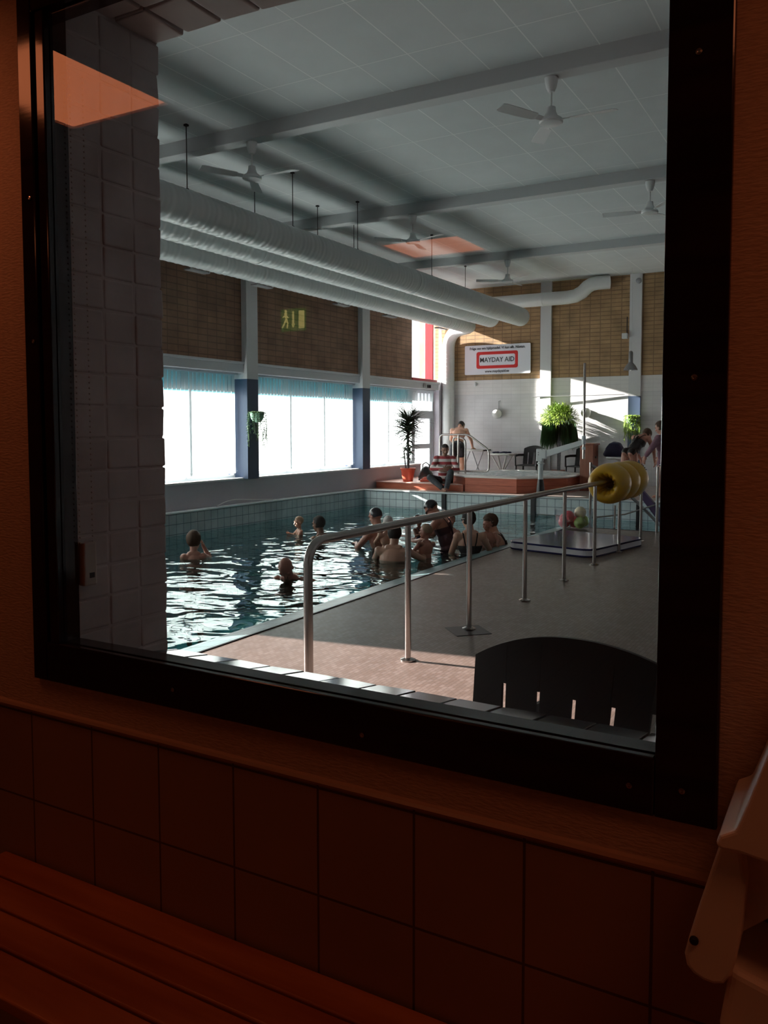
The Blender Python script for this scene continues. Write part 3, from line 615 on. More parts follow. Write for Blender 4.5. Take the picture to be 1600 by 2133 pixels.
def make_table(label, loc, rz, r=.36, h=.66):
    t = thing('garden_table', label, 'table', loc, rz, None)
    b = MB(); b.lathe((0, 0, h-.045), [(r-.02, 0), (r, .012), (r, .035), (r-.012, .045), (.01, .045)], 32); b.lathe((0, 0, h-.05), [(.01, 0), (r-.03, .0)], 32, cap=False); b.obj('tabletop', M['white_pl'], t, smooth=True)
    for k in range(2):
        for s in (-1, 1):
            a = R(90*k+45); d = Vector((math.cos(a), math.sin(a), 0))*s
            b = MB(); b.tube([tuple(d*.26+Vector((0, 0, h-.05))), tuple(d*.07+Vector((0, 0, h*.47))), tuple(d*.06+Vector((0, 0, h*.40))), tuple(d*.22)], [.03, .026, .026, .03], 8, flat=.7); b.obj('leg', M['white_pl'], t, smooth=True)
    return t
make_table('small round white plastic table with dark things on it, beside the black armchair', (-7.34, 18.0, DK), 0, .35, .68)
make_table('round white plastic table carrying the blue bag', (-4.2, 17.05, DK), R(20), .42, .68)
t = thing('towel', 'dark crumpled towel on the small round white table', 'towel', (-7.34, 18.0, DK+.682))
b = MB()
for k in range(9): b.ell((random.uniform(-.2, .2), random.uniform(-.1, .1), .016), (random.uniform(.04, .08), .04, random.uniform(.015, .028)), seg=10, rg=6)
b.obj('folded_cloth', M['navyc'], t, smooth=True)
# changing bench
t = thing('changing_bench', 'white folding changing bench on thin crossed legs where the man leans', 'bench', (-7.95, 18.05, DK))
b = MB(); b.box(-.45, .22, -.28, .28, .72, .765); b.obj('bench_top', M['white_pl'], t, bevel=.012)
b = MB(); b.tube([(.22, -.24, .74), (.40, -.24, .76)], .018, 8); b.obj('handle', M['dark_metal'], t, smooth=True)
for s in (-1, 1):
    for x in (-.28, .06): b = MB(); b.tube([(x-.14*s, -.22, 0), (x+.14*s, -.22, .72)], .012, 6); b.obj('leg', M['grey_metal'], t, smooth=True)
t = thing('plastic_bag', 'crumpled white plastic bag on the deck under the changing bench', 'bag', (-7.62, 17.55, DK+.0))
bm = bmesh.new(); bmesh.ops.create_icosphere(bm, subdivisions=3, radius=.16)
for v in bm.verts:
    v.co.z = v.co.z*.8+.12; v.co += Vector((1, 1, .6))*.05*noise.noise(v.co*14); v.co.z = max(.002, v.co.z); v.co.x *= 1.3
me = bpy.data.meshes.new('bag_body'); bm.to_mesh(me); bm.free(); me.materials.append(mat('white_film', (.62, .62, .63), .3)); o = bpy.data.objects.new('bag_body', me); COL.objects.link(o); o.parent = t
# bags
def bag(name, label, loc, sc_, mm, rz=0, cat='bag', handles=True):
    t = thing(name, label, cat, loc, rz)
    bm = bmesh.new(); bmesh.ops.create_cube(bm, size=1); bmesh.ops.subdivide_edges(bm, edges=bm.edges, cuts=7, use_grid_fill=True)
    for v in bm.verts:
        n = v.co.normalized()*.5; v.co = v.co.lerp(n*1.2, .55); v.co.z = max(v.co.z, -.48); v.co += Vector((.05, .05, .04))*noise.noise(v.co*4+Vector(loc))
        tp = 1-.75*max(0, v.co.z+.3); v.co.x *= tp; v.co = Vector((v.co.x*sc_[0], v.co.y*sc_[1], (v.co.z+.48)*sc_[2]))
    me = bpy.data.meshes.new('bag_body'); bm.to_mesh(me); bm.free(); me.materials.append(mm); me.polygons.foreach_set('use_smooth', [True]*len(me.polygons))
    o = bpy.data.objects.new('bag_body', me); COL.objects.link(o); o.parent = t
    if handles:
        b = MB(); b.tube([(-sc_[0]*.22, 0, sc_[2]*.85), (-sc_[0]*.2, 0, sc_[2]*1.15), (0, 0, sc_[2]*1.3), (sc_[0]*.2, 0, sc_[2]*1.12), (sc_[0]*.24, 0, sc_[2]*.8)], .014, 8); b.obj('handle', M['black_pl'], t, smooth=True)
    return t
bag('sports_bag', 'navy blue bag slumped on the round white table', (-4.42, 16.95, DK+.682), (.46, .30, .30), M['navyc'], 0, handles=False)
bag('shoulder_bag', 'black bag with a curved handle behind the potted palm', (-8.18, 15.75, DK+.142), (.34, .25, .30), M['black_pl'], R(15))
bag('folded_towel', 'bright red folded cloth on the platform beside the palm pot', (-7.98, 15.45, DK+.142), (.34, .2, .10), M['terra'], R(10), 'towel', False)

# ------------------------------------------------------------------ plants
def leaf(b, base, d, L_, wd, droop, n=5, k=0, up=Vector((0, 0, 1))):
    d = d.normalized(); s = d.cross(up)
    s = s.normalized() if s.length > 1e-3 else Vector((1, 0, 0))
    p = Vector(base); pts = []; dd = d.copy()
    for i in range(n+1):
        q = i/n; pts.append((p.copy(), wd*math.sin(PI*min(.97, .12+q*.88))))
        p = p + dd*(L_/n); dd = (dd + Vector((0, 0, -droop/n))).normalized()
    v = []; f = []
    for i, (c, w_) in enumerate(pts): v += [c-s*w_/2, c+Vector((0, 0, w_*.12)), c+s*w_/2]
    for i in range(n): f += [(3*i, 3*i+1, 3*i+4, 3*i+3), (3*i+1, 3*i+2, 3*i+5, 3*i+4)]
    b.add(v, f, k)
t = thing('potted_palm', 'tall dark leafed palm in a bright red pot, against the last window', 'plant', (-8.35, 15.25, DK+.142))
b = MB(); b.lathe((0, 0, 0), [(.01, .0), (.105, 0), (.15, .25), (.165, .255), (.165, .285), (.15, .285), (.145, .24), (.01, .24)], 28); b.obj('pot', M['terra'], t, smooth=True)
for s, (x, y) in enumerate(((0, 0), (-.06, .03))):
    b = MB(); b.tube([(x, y, .2), (x+.01, y, .5), (x, y, .9), (x+.01, y, 1.2+.0*s)] if s == 0 else [(x, y, .2), (x-.03, y, .45), (x-.05, y, .62)], .028 if s == 0 else .014, 10); b.obj('trunk', M['bark'], t, smooth=True)
rnd = random.Random(3)
b = MB()
for i in range(330):
    z = rnd.choice((rnd.uniform(.45, 1.3), rnd.uniform(.95, 1.3))); a = rnd.uniform(0, 2*PI); el = rnd.uniform(.0, .8) if z > 1.0 else rnd.uniform(-.1, .5)
    leaf(b, (0, 0, z), Vector((math.cos(a), math.sin(a), el)), rnd.uniform(.30, .56)*(1 if z > .8 else .7), rnd.uniform(.034, .055), rnd.uniform(.2, 1.0))
for i in range(34):   # top fronds with leaflets
    a = rnd.uniform(0, 2*PI); d = Vector((math.cos(a), math.sin(a), rnd.uniform(.7, 2.4))).normalized(); p = Vector((0, 0, 1.25)); L_ = rnd.uniform(.3, .6)
    for q in range(9):
        c = p + d*L_*(q+1)/9 + Vector((0, 0, -.12*(q/9)**2)); s = d.cross(Vector((0, 0, 1))).normalized()
        for sg in (-1, 1): leaf(b, c, d*.6+s*sg*.8, .11, .012, .5, 2)
    b.tube([p, p+d*L_*.5, p+d*L_+Vector((0, 0, -.12))], .004, 4)
for i in range(5):
    a = rnd.uniform(-1, 1); leaf(b, (.02, 0, 1.15), Vector((math.cos(a), math.sin(a)*.4, .45)), .62, .04, 1.0, 7)
for i in range(14): a = rnd.uniform(0, 2*PI); leaf(b, (-.11, .03, .62), Vector((math.cos(a)-.6, math.sin(a), .5)), rnd.uniform(.12, .26), .022, .6)
o = b.obj('foliage', M['leafd'], t, fixn=False)
t = thing('potted_bush', 'round sunlit green weeping plant on a bare stem in a clay pot', 'plant', (-5.96, 17.98, DK))
b = MB(); b.lathe((0, 0, 0), [(.01, .0), (.13, 0), (.17, .27), (.185, .275), (.185, .32), (.165, .32), (.155, .27), (.01, .27)], 28); b.obj('pot', M['terra2'], t, smooth=True)
b = MB()
for s in range(3): b.tube([(.02*s-.02, 0, .25), (.03*s-.03, .01, .7), (.05*s-.05, 0, 1.3)], .016, 8)
b.obj('trunk', M['bark'], t, smooth=True)
b = MB()
for i in range(2900):
    u = rnd.uniform(-1, 1); a = rnd.uniform(0, 2*PI); rr = math.sqrt(1-u*u); n_ = Vector((rr*math.cos(a), rr*math.sin(a), u))
    if u < -.35: continue
    q = rnd.uniform(.55, 1); c = Vector((0, 0, 1.47)) + Vector((n_.x*.43, n_.y*.32, n_.z*.31))*q
    leaf(b, c, n_ + Vector((rnd.uniform(-.5, .5), rnd.uniform(-.5, .5), rnd.uniform(-.2, .8))), rnd.uniform(.08, .16), rnd.uniform(.014, .024), 1.6, 3)
b.obj('upper_foliage', M['leafg'], t, fixn=False)
b = MB()
for i in range(1300):
    a = rnd.uniform(0, 2*PI); q = math.sqrt(rnd.uniform(.0, 1)); c = Vector((math.cos(a)*.38*q, math.sin(a)*.3*q, rnd.uniform(1.15, 1.45)))
    leaf(b, c, Vector((math.cos(a)*.2, math.sin(a)*.2, -1)), rnd.uniform(.2, .44), .022, .1, 4, up=Vector((math.sin(a), -math.cos(a), .1)))
b.obj('trailing_foliage', M['leafm'], t, fixn=False)
def hanging(label, loc, n, wd, dep, L0, L1, mm, potm, top=False):
    t = thing('hanging_plant', label, 'plant', loc)
    b = MB(); b.lathe((0, 0, 0), [(.01, -.15), (.06, -.145), (.10, -.09), (.12, 0), (.128, .005), (.12, .012), (.105, 0), (.01, -.02)], 24); b.obj('pot', potm, t, smooth=True)
    b = MB(); b.tube([(-.12, 0, 0), (-.14, 0, .02)] if True else [], .01, 6); b.obj('wall_hook', M['dark_metal'], t)
    b = MB()
    for i in range(n):
        a = rnd.uniform(0, 2*PI); c = Vector((math.cos(a)*.11*wd, math.sin(a)*.11*dep, rnd.uniform(0, .03))); L_ = rnd.uniform(L0, L1); pts = [c, c+Vector((math.cos(a)*.03, math.sin(a)*.03, .01)), c+Vector((math.cos(a)*.045, math.sin(a)*.045, -L_*.5)), c+Vector((math.cos(a)*.03, math.sin(a)*.02, -L_))]
        b.tube(pts, .0035, 4)
        for q in range(int(L_/.035)):
            z = -q*.035; a2 = rnd.uniform(0, 2*PI); leaf(b, c+Vector((math.cos(a)*.045, math.sin(a)*.045, z)), Vector((math.cos(a2), math.sin(a2), -.5)), .045, .02, .6, 2)
    for i in range(70): a = rnd.uniform(0, 2*PI); leaf(b, Vector((math.cos(a)*.04, math.sin(a)*.04, 0)), Vector((math.cos(a), math.sin(a), 1)), rnd.uniform(.08, .14), .022, 2.2, 4)
    b.obj('foliage', mm, t, fixn=False); return t
hanging('trailing plant in a pale green bowl hung on the blue pillar between the windows', (XW+.25, 10.78, 1.79), 26, 1, 1, .15, .62, M['leafm'], mat('pale_green_bowl', (.30, .50, .38), .4))
hanging('trailing green plant hung on the white and blue far wall pillar, above the navy bag', (-4.38, YF-.21, 1.80), 46, 1.1, .8, .35, .62, M['leafg'], mat('green_bowl', (.20, .35, .15), .4))

# ------------------------------------------------------------------ wall fittings
def wall_globe(label, x, z, rod):
    t = thing('wall_lamp', label, 'lamp', (x, YF-.005, z))
    b = MB(); b.lathe((0, 0, 0), [(.09, 0), (.09, .02), (.03, .04)], 24, axis=(0, -1, 0)); b.obj('back_plate', M['grey_metal'], t, smooth=True)
    b = MB(); b.ell((0, -.11, 0), .115, seg=24, rg=16); b.obj('globe', M['tubwhite'], t, smooth=True)
    if rod: b = MB(); b.tube([(0, -.01, .08), (0, -.01, .3), (.05, -.01, .31)], .008, 6); b.obj('cable', M['grey_metal'], t, smooth=True)
wall_globe('white globe wall lamp between the corner duct and the green bush', -7.60, 1.885, True)
wall_globe('white globe wall lamp behind the steel tube of the hoist', -5.44, 1.89, False)
t = thing('wall_conduit', 'thin grey conduit running along the far wall', 'pipe', (0, 0, 0))
b = MB(); b.tube([(-6.72, YF-.075, 2.27), (-4.6, YF-.02, 2.29)], .010, 6); b.obj('conduit', M['grey_metal'], t, smooth=True)
t = thing('pendant_lamp', 'grey steel bell pendant lamp hanging in front of the far wall pillar', 'lamp', (-4.29, 17.6, 2.76))
b = MB(); b.lathe((0, 0, 0), [(.145, 0), (.14, .03), (.10, .10), (.055, .15), (.045, .17), (.01, .18)], 28, cap=False); b.obj('lamp_shade', M['grey_metal'], t, smooth=True)
b = MB(); b.lathe((0, 0, .17), [(.045, 0), (.045, .2), (.03, .23), (.01, .24)], 18); b.obj('ballast_case', M['grey_metal'], t, smooth=True)
b = MB(); b.lathe((0, 0, .04), [(.01, -.05), (.035, -.03), (.04, .02), (.02, .08)], 14); b.obj('bulb', M['tubwhite'], t, smooth=True)
b = MB(); b.tube([(0, 0, .4), (.02, 0, .8), (.0, 0, 2.13)], .005, 6); b.obj('cable', M['white_en'], t, smooth=True)
t = thing('loudspeaker', 'small white box with a black cable on the edge of the far wall pillar', 'loudspeaker', (-4.56, YF-.05, 3.56))
b = MB(); b.box(-.09, .03, -.12, 0, -.06, .06); b.obj('speaker_box', M['white_en'], t, bevel=.01)
b = MB(); b.tube([(-.0, -.02, .06), (.0, -.02, .42)], .012, 6); b.obj('bracket', M['dark_metal'], t)
t = thing('smoke_detector', 'round detector at the top of the far wall pillar', 'detector', (-4.32, YF-.065, 4.74))
b = MB(); b.lathe((0, 0, 0), [(.06, 0), (.06, .03), (.03, .05)], 20, axis=(0, -1, 0)); b.obj('detector_case', M['grey_metal'], t, smooth=True)
t = thing('blind_motor', 'small device with black contacts on the header ledge under the red frame', 'device', (XW+.06, 17.2, 2.56))
b = MB(); b.ell((.0, -.06, -.02), (.03, .05, .06)); b.obj('device_case', M['grey_metal'], t, smooth=True)
b = MB()
for k in range(3): b.box(0, .03, .06+.06*k, .09+.06*k, -.07, .0)
b.obj('contact', M['black_pl'], t)
t = thing('wall_hook', 'small pale fitting on the far wall beside the corner duct', 'fitting', (-8.2, YF-.01, 2.60))
b = MB(); b.ell((0, -.02, 0), (.03, .03, .06)); b.obj('fitting_body', M['white_en'], t, smooth=True)
t = thing('hose', 'loop of white hose lying on the coping below the windows', 'hose', (XW+.09, 9.95, DK+.022))
b = MB(); b.tube(bend([(.0, 0, .008), (.01, .3, .10), (0, .8, .05), (.02, 1.4, .01)], .25), .008, 8); b.obj('hose_tube', M['white_pl'], t, smooth=True)

# banner sign
def text_obj(body, size, mm, parent, loc, bold=.0, sx=1.0):
    cu = bpy.data.curves.new('lettering', 'FONT'); cu.body = body; cu.size = size; cu.align_x = 'CENTER'; cu.align_y = 'CENTER'; cu.extrude = .002; cu.offset = bold; cu.resolution_u = 3
    o = bpy.data.objects.new('lettering', cu); COL.objects.link(o)
    dg = bpy.context.evaluated_depsgraph_get(); me = bpy.data.meshes.new_from_object(o.evaluated_get(dg)); bpy.data.objects.remove(o)
    me.materials.clear(); me.materials.append(mm); q = bpy.data.objects.new('lettering', me); COL.objects.link(q); q.parent = parent; q.location = loc; q.rotation_euler = (R(90), 0, 0); q.scale = (sx, 1, 1); return q
t = thing('banner_sign', 'white MAYDAY AID banner with a red rounded frame on the brick far wall', 'sign', (-7.63, YF-.03, 3.18))
b = MB(); b.prism(rpoly(1.68, .70, .03), 0, .025); o = b.obj('sign_board', M['signw'], t); o.rotation_euler = (R(90), 0, 0)
bm_o = MB(); A = rpoly(1.06, .40, .05); B_ = rpoly(.92, .26, .04); n = len(A)
bm_o.add([(x, y, .0) for x, y in A]+[(x, y, 0) for x, y in B_]+[(x, y, .005) for x, y in A]+[(x, y, .005) for x, y in B_], [(2*n+i, 2*n+(i+1) % n, 3*n+(i+1) % n, 3*n+i) for i in range(n)]+[(i, (i+1) % n, 2*n+(i+1) % n, 2*n+i) for i in range(n)]+[(n+(i+1) % n, n+i, 3*n+i, 3*n+(i+1) % n) for i in range(n)])
o = bm_o.obj('red_frame', M['signr'], t); o.rotation_euler = (R(90), 0, 0); o.location = (0, -.026, -.01)
text_obj('MAYDAY AID', .16, M['ink'], t, (0, -.028, -.01), .0012, .92)
text_obj('Fråga oss om hjälpmedel. Vi kan allt. Nästan.', .085, M['ink'], t, (0, -.028, .272), .0012, .93)
text_obj('www.maydayaid.se', .085, M['ink'], t, (0, -.028, -.278), .0012, .95)
# ================================================================== PEOPLE
X_ = Vector((1, 0, 0)); Y_ = Vector((0, 1, 0)); Z_ = Vector((0, 0, 1))
def remeshed(name, b, m, parent, vox=.0065, cut=(), smooth_it=3):
    me = b.mesh(name); o = bpy.data.objects.new(name, me); COL.objects.link(o)
    r = o.modifiers.new('r', 'REMESH'); r.mode = 'VOXEL'; r.voxel_size = vox
    s = o.modifiers.new('s', 'SMOOTH'); s.factor = .5; s.iterations = smooth_it
    dg = bpy.context.evaluated_depsgraph_get(); m2 = bpy.data.meshes.new_from_object(o.evaluated_get(dg)); bpy.data.objects.remove(o)
    if cut:
        bm = bmesh.new(); bm.from_mesh(m2)
        for co, no in cut:
            bmesh.ops.bisect_plane(bm, geom=bm.verts[:]+bm.edges[:]+bm.faces[:], plane_co=co, plane_no=no, clear_outer=True)
        bm.to_mesh(m2); bm.free()
    m2.materials.clear(); m2.materials.append(m); m2.polygons.foreach_set('use_smooth', [True]*len(m2.polygons))
    q = bpy.data.objects.new(name, m2); COL.objects.link(q); q.parent = parent; return q
def basis(f, u):
    f = f.normalized(); r = f.cross(u).normalized(); return (r, f, r.cross(f))
def hand(b, wr, d, nrm, s, curl=.5, side=1):
    """palm, four jointed fingers of unequal length and a thumb. d: pointing direction, nrm: back-of-hand normal"""
    d = d.normalized(); r = d.cross(nrm).normalized(); n = r.cross(d).normalized()
    pc = wr + d*.045*s; b.ell(pc, (.040*s, .050*s, .016*s), (r, d, n), 12, 8)
    b.cap(wr - d*.01*s, wr + d*.02*s, .024*s, .026*s)
    for k, (off, ln) in enumerate(((-.030, .068), (-.010, .076), (.010, .071), (.029, .056))):
        p = wr + d*.085*s + r*off*s; dd = d.copy(); seg = ln*s/3*1.15; rad = .0088*s
        for q in range(3):
            a = curl*(.35+.35*q); dd = (dd*math.cos(a) - n*math.sin(a)).normalized()
            p2 = p + dd*seg; b.cap(p, p2, rad, rad*.9, 8); p = p2; rad *= .92
    p = wr + d*.03*s + r*(-.034*side)*s; dd = (d*.6 - r*side*.75 - n*.25).normalized()
    for q in range(2):
        p2 = p + dd*.034*s; b.cap(p, p2, .0108*s, .0095*s, 8); p = p2; dd = (dd + d*.35 - n*.15).normalized()
def head(b, c, f, u, h):
    """c: centre of the cranium, h: scale 1 = adult"""
    B = basis(f, u); r, f, u = B; P = lambda x, y, z: c + (r*x + f*y + u*z)*h
    b.ell(P(0, -.008, .022), (.074*h, .094*h, .088*h), B, 20, 14)
    b.ell(P(0, .022, -.035), (.062*h, .066*h, .082*h), B, 18, 12)
    b.ell(P(0, .045, -.088), (.034*h, .034*h, .026*h), B, 12, 8)
    b.cap(P(0, .083, .012), P(0, .108, -.026), .009*h, .014*h, 8); b.ell(P(0, .096, -.030), (.017*h, .012*h, .009*h), B, 8, 6)
    b.cap(P(-.045, .076, .022), P(.045, .076, .022), .012*h, .012*h, 8)
    for s in (-1, 1):
        b.ell(P(s*.031, .074, .003), (.013*h, .010*h, .009*h), B, 8, 6); b.ell(P(s*.040, .062, -.028), (.022*h, .020*h, .018*h), B, 8, 6)
        b.ell(P(s*.076, -.004, -.006), (.009*h, .019*h, .031*h), B, 10, 8)
    b.cap(P(-.020, .085, -.060), P(.020, .085, -.060), .0075*h, .0075*h, 8); b.cap(P(-.015, .083, -.071), P(.015, .083, -.071), .0078*h, .0078*h, 8)
def hair_mesh(c, f, u, h, kind):
    B = basis(f, u); r, f, u = B; b = MB(); seg = 28; rg = 22; g = {'cap': 1.05, 'short': 1.09, 'baby': 1.035, 'long': 1.14}[kind]
    cc = c + (f*-.010 + u*.022)*h; vs = []; fs = []
    R3 = Vector((.074, .094, .090))*g*h + Vector((.003, .003, .003))
    for i in range(rg+1):
        t = -PI/2 + PI*i/rg
        for j in range(seg):
            a = 2*PI*j/seg; n = Vector((math.cos(t)*math.cos(a), math.cos(t)*math.sin(a), math.sin(t))); k = 1 + (0 if kind == 'cap' else .05*noise.noise(n*6+c))
            vs.append(cc + (r*n.x*R3.x + f*n.y*R3.y + u*n.z*R3.z)*k)
    for i in range(rg):
        for j in range(seg):
            t = -PI/2 + PI*(i+.5)/rg; a = 2*PI*(j+.5)/seg; n = Vector((math.cos(t)*math.cos(a), math.cos(t)*math.sin(a), math.sin(t)))
            keep = (n.z > .38 - .0*n.y) or (n.y < .12 and n.z > (-.35 if kind in ('cap', 'baby') else -.72)) or (kind == 'long' and n.y < .12)
            if n.y > .12 and n.z < .55 - .25*(1-n.y): keep = False
            if keep: fs.append((i*seg+j, i*seg+(j+1) % seg, (i+1)*seg+(j+1) % seg, (i+1)*seg+j))
    b.add(vs, fs); return b
def person(label, loc, rz, s=1.0, hs=1.0, N=(0, 0, .5), up=(0, 0, 1), hyaw=0, hpitch=0, arms=(), legs=None, skin='skin', hair=None, hkind='short',
           suit=None, goggles=False, bun=False, wide=1.0, depth=.62, group=None, tall=None, shirt=None, trousers=None, hfwd=.02, cat='person'):
    t = thing('person', label, cat, loc, rz, group); N = Vector(N); u = Vector(up).normalized(); r = X_.copy(); f = u.cross(r).normalized(); r = f.cross(u).normalized()
    B = (r, f, u); b = MB(); tw = wide*s
    P = lambda x, y, z: N + r*x*tw + f*y*s + u*z*s
    def torso(b, g=0.0, female=False, arm_stub=True):
        b.ell(P(0, .005, -.155), (.158*tw+g, .108*s+g, .165*s+g), B, 20, 14); b.ell(P(0, .0, -.34), (.132*tw+g, .095*s+g, .15*s+g), B, 20, 14)
        b.ell(P(0, .0, -.50), (.158*tw+g, .112*s+g, .12*s+g), B, 20, 14)
        b.cap(P(-.135, -.005, -.065), P(.135, -.005, -.065), .058*s+g, .058*s+g); b.cap(P(-.06, -.01, -.02), P(.06, -.01, -.02), .05*s+g, .05*s+g)
        for k in (-1, 1): b.ell(P(k*.07, -.055, -.55), (.085*tw+g, .08*s+g, .09*s+g), B, 14, 10)
    torso(b)
    hd = Matrix.Rotation(R(hyaw), 3, u) @ f; hr = hd.cross(u); hd = Matrix.Rotation(R(hpitch), 3, hr) @ hd; hu = hr.cross(hd).normalized()
    hc = N + u*.165*s*(.5+.5*hs/s if s < 1 else 1)*1.0 + hd*hfwd*s + (hd*.02)*s
    if s < .8: hc = N + u*(.05*s+.115*hs) + hd*hfwd*s
    b.cap(N - u*.03*s, hc - hu*.04*hs - hd*.01*hs, .056*s, .052*s); head(b, hc, hd, hu, hs)
    for sd, el, wr, hdir, hn, curl in arms:
        sh = P(sd*.165, -.005, -.055); el = Vector(el); wr = Vector(wr)
        b.ell(sh, .058*s, seg=14); b.cap(sh, el, .050*s, .038*s); b.cap(el, wr, .039*s, .026*s); b.ell(el.lerp(wr, .25), .042*s, seg=12)
        hand(b, wr, Vector(hdir), Vector(hn), s, curl, sd)
    sl = []
    if legs:
        for sd, kn, an, toe in legs:
            hp = P(sd*.085, 0, -.56); kn = Vector(kn); an = Vector(an); toe = Vector(toe)
            b.cap(hp, kn, .088*s, .056*s); b.cap(kn, an, .056*s, .036*s); b.ell(kn.lerp(an, .28)+Vector((0, 0, 0)), .060*s, seg=12); fd = (toe-an)
            b.cap(an + Vector((0, 0, -.03*s)), toe, .036*s, .026*s); b.ell(an+Vector((0, 0, -.04*s))-fd.normalized()*.03*s, .034*s, seg=10)
            for q in range(5): tp = toe + fd.cross(Z_).normalized()*(.032-.016*q)*s; b.cap(tp-fd.normalized()*.02*s, tp+fd.normalized()*(.03 if q in (1, 0) else .022)*s, .011*s, .010*s, 8)
            sl.append((hp, kn, an))
    elif legs is None:
        for sd in (-1, 1):
            k0, k1 = P(sd*.095, .10, -.93), P(sd*.10, -.02, -1.28); k1.z = max(k1.z, -1.30); k0.z = max(k0.z, -1.0)
            b.cap(P(sd*.085, 0, -.55), k0, .088*s, .056*s); b.cap(k0, k1, .055*s, .036*s); b.ell(k0.lerp(k1, .28), .058*s, seg=12); b.cap(k1, k1+Vector((0, .13*s, -.03*s)), .034*s, .026*s)
    remeshed('body', b, M[skin], t, .0062 if s > .7 else .005)
    if hair: ho = hair_mesh(hc, hd, hu, hs, hkind).obj('swim_cap' if hkind == 'cap' else 'hair', M[hair], t, smooth=True, fixn=False)
    if bun: b = MB(); b.ell(hc - hd*.105*hs + hu*.02*hs, (.04*hs, .035*hs, .04*hs)); b.obj('hair_bun', M[hair], t, smooth=True)
    if goggles:
        b = MB(); rr = []
        for q in range(28):
            a = 2*PI*q/28; rr.append(hc + (hr*math.cos(a)*.084 + hd*(math.sin(a)*.104-.008))*hs + hu*(.012+.0*math.sin(a))*hs)
        b.tube(rr, .0045*hs, 6, loop=True); b.obj('goggle_strap', M[goggles if isinstance(goggles, str) else 'strap'], t, smooth=True)
        b = MB()
        for k in (-1, 1): b.ell(hc + (hd*.090 + hr*k*.033 + hu*.006)*hs, (.024*hs, .012*hs, .016*hs), basis(hd, hu))
        b.obj('goggle_lenses', M['black_pl'], t, smooth=True)
    if suit:
        b = MB(); g = .005; torso(b, g)
        so = remeshed('swimsuit', b, M[suit], t, .007, cut=((P(0, 0, -.17), u), (P(0, 0, -.62), -u))); 
        for k in (-1, 1):
            b = MB(); pts = [P(k*.05, -.118, -.21), P(k*.075, -.108, -.12), P(k*.09, -.075, -.035), P(k*.092, -.01, .008), P(k*.09, .065, -.035), P(k*.08, .118, -.17)]
            b.tube(pts, .012*s, 6, flat=.5); b.obj('shoulder_strap', M[suit], t, smooth=True)
        b = MB(); b.tube([P(0, -.114, -.33), P(0, -.118, -.2), P(0, -.112, -.12)], .03*s, 8, flat=.3); b.obj('back_panel', M[suit], t, smooth=True)
    if shirt or trousers:
        if shirt:
            b = MB(); torso(b, .014)
            for sd, el, wr, hdir, hn, curl in arms:
                sh = P(sd*.165, -.005, -.055); el = Vector(el); wr = Vector(wr); b.ell(sh, .075*s); b.cap(sh, el, .068*s, .055*s); b.cap(el, wr.lerp(el, .12), .055*s, .040*s)
            remeshed('shirt', b, M[shirt], t, .008, cut=((P(0, 0, .02), u), (P(0, 0, -.60), -u)))
        if trousers:
            b = MB(); b.ell(P(0, .0, -.50), (.158*tw+.012, .112*s+.012, .12*s+.01), B, 20, 14)
            for k in (-1, 1): b.ell(P(k*.07, -.055, -.55), (.085*tw+.012, .08*s+.012, .09*s+.012), B, 14, 10)
            for hp, kn, an in sl:
                q = {'trunks': .42}.get(trousers, 1.0)
                if q < 1: b.cap(hp, hp.lerp(kn, q), .10*s, .092*s)
                else: b.cap(hp, kn, .100*s, .072*s); b.cap(kn, an, .072*s, .058*s)
            remeshed('swim_trunks' if trousers == 'trunks' else 'trousers', b, M[trousers], t, .008)
    return t
W0 = -.05
def A(x, y): return math.degrees(math.atan2(y, x)) - 90   # rotation that points local +y along (x, y)
G = 'bathers in the pool'
person('bather with brown hair and a raised hand at the head, closest to the brick reveal', (-7.12, 7.52, W0), R(A(-.7, .7)), s=.86, hs=1.04, N=(0, 0, .065), up=(0, .12, 1), hyaw=-14, hpitch=-6, skin='skin2', hair='hairb', hkind='long', wide=.80,
       arms=((1, (.20, .10, -.02), (.125, .15, .13), (-.3, -.1, .9), (1, .1, 0), .5), (-1, (-.16, .14, -.14), (-.06, .30, -.2), (.3, 1, 0), (0, 0, 1), .3)), group=G)
person('fair haired baby in the water beside the dark haired bather', (-7.37, 10.05, W0), R(A(-.6, -.75)), s=.5, hs=.74, N=(0, 0, .075), hyaw=10, hpitch=-8, skin='skin', hair='hairl', hkind='baby', wide=1.15,
       arms=((1, (.11, .07, -.02), (.06, .14, .01), (-.3, .9, .2), (0, 1, 0), .6), (-1, (-.12, .06, -.03), (-.08, .15, -.02), (0, 1, 0), (0, 0, 1), .4)), group=G)
person('dark haired bather facing the fair baby, only head and neck above water', (-6.90, 9.94, W0), R(A(-.95, .1)), N=(0, 0, .03), up=(0, .05, 1), hyaw=0, hpitch=-5, skin='skind', hair='hair', hkind='short',
       arms=((1, (.26, .2, -.16), (.22, .42, -.12), (0, 1, 0), (0, 0, 1), .3), (-1, (-.26, .2, -.16), (-.2, .42, -.12), (0, 1, 0), (0, 0, 1), .3)), group=G)
person('bald bather leaning low over the water with one arm reaching out', (-5.27, 6.99, W0), R(A(.25, -.97)), N=(0, 0, .015), up=(0, .45, 1), hyaw=6, hpitch=-34, skin='skin2', hair=None, wide=.85, hs=1.0,
       arms=((-1, (-.25, .04, -.02), (-.36, .0, -.03), (-.9, .2, -.1), (0, 0, 1), .3), (1, (.18, .12, -.07), (.08, .22, -.10), (-.5, .6, 0), (0, 0, 1), .4)), group=G)
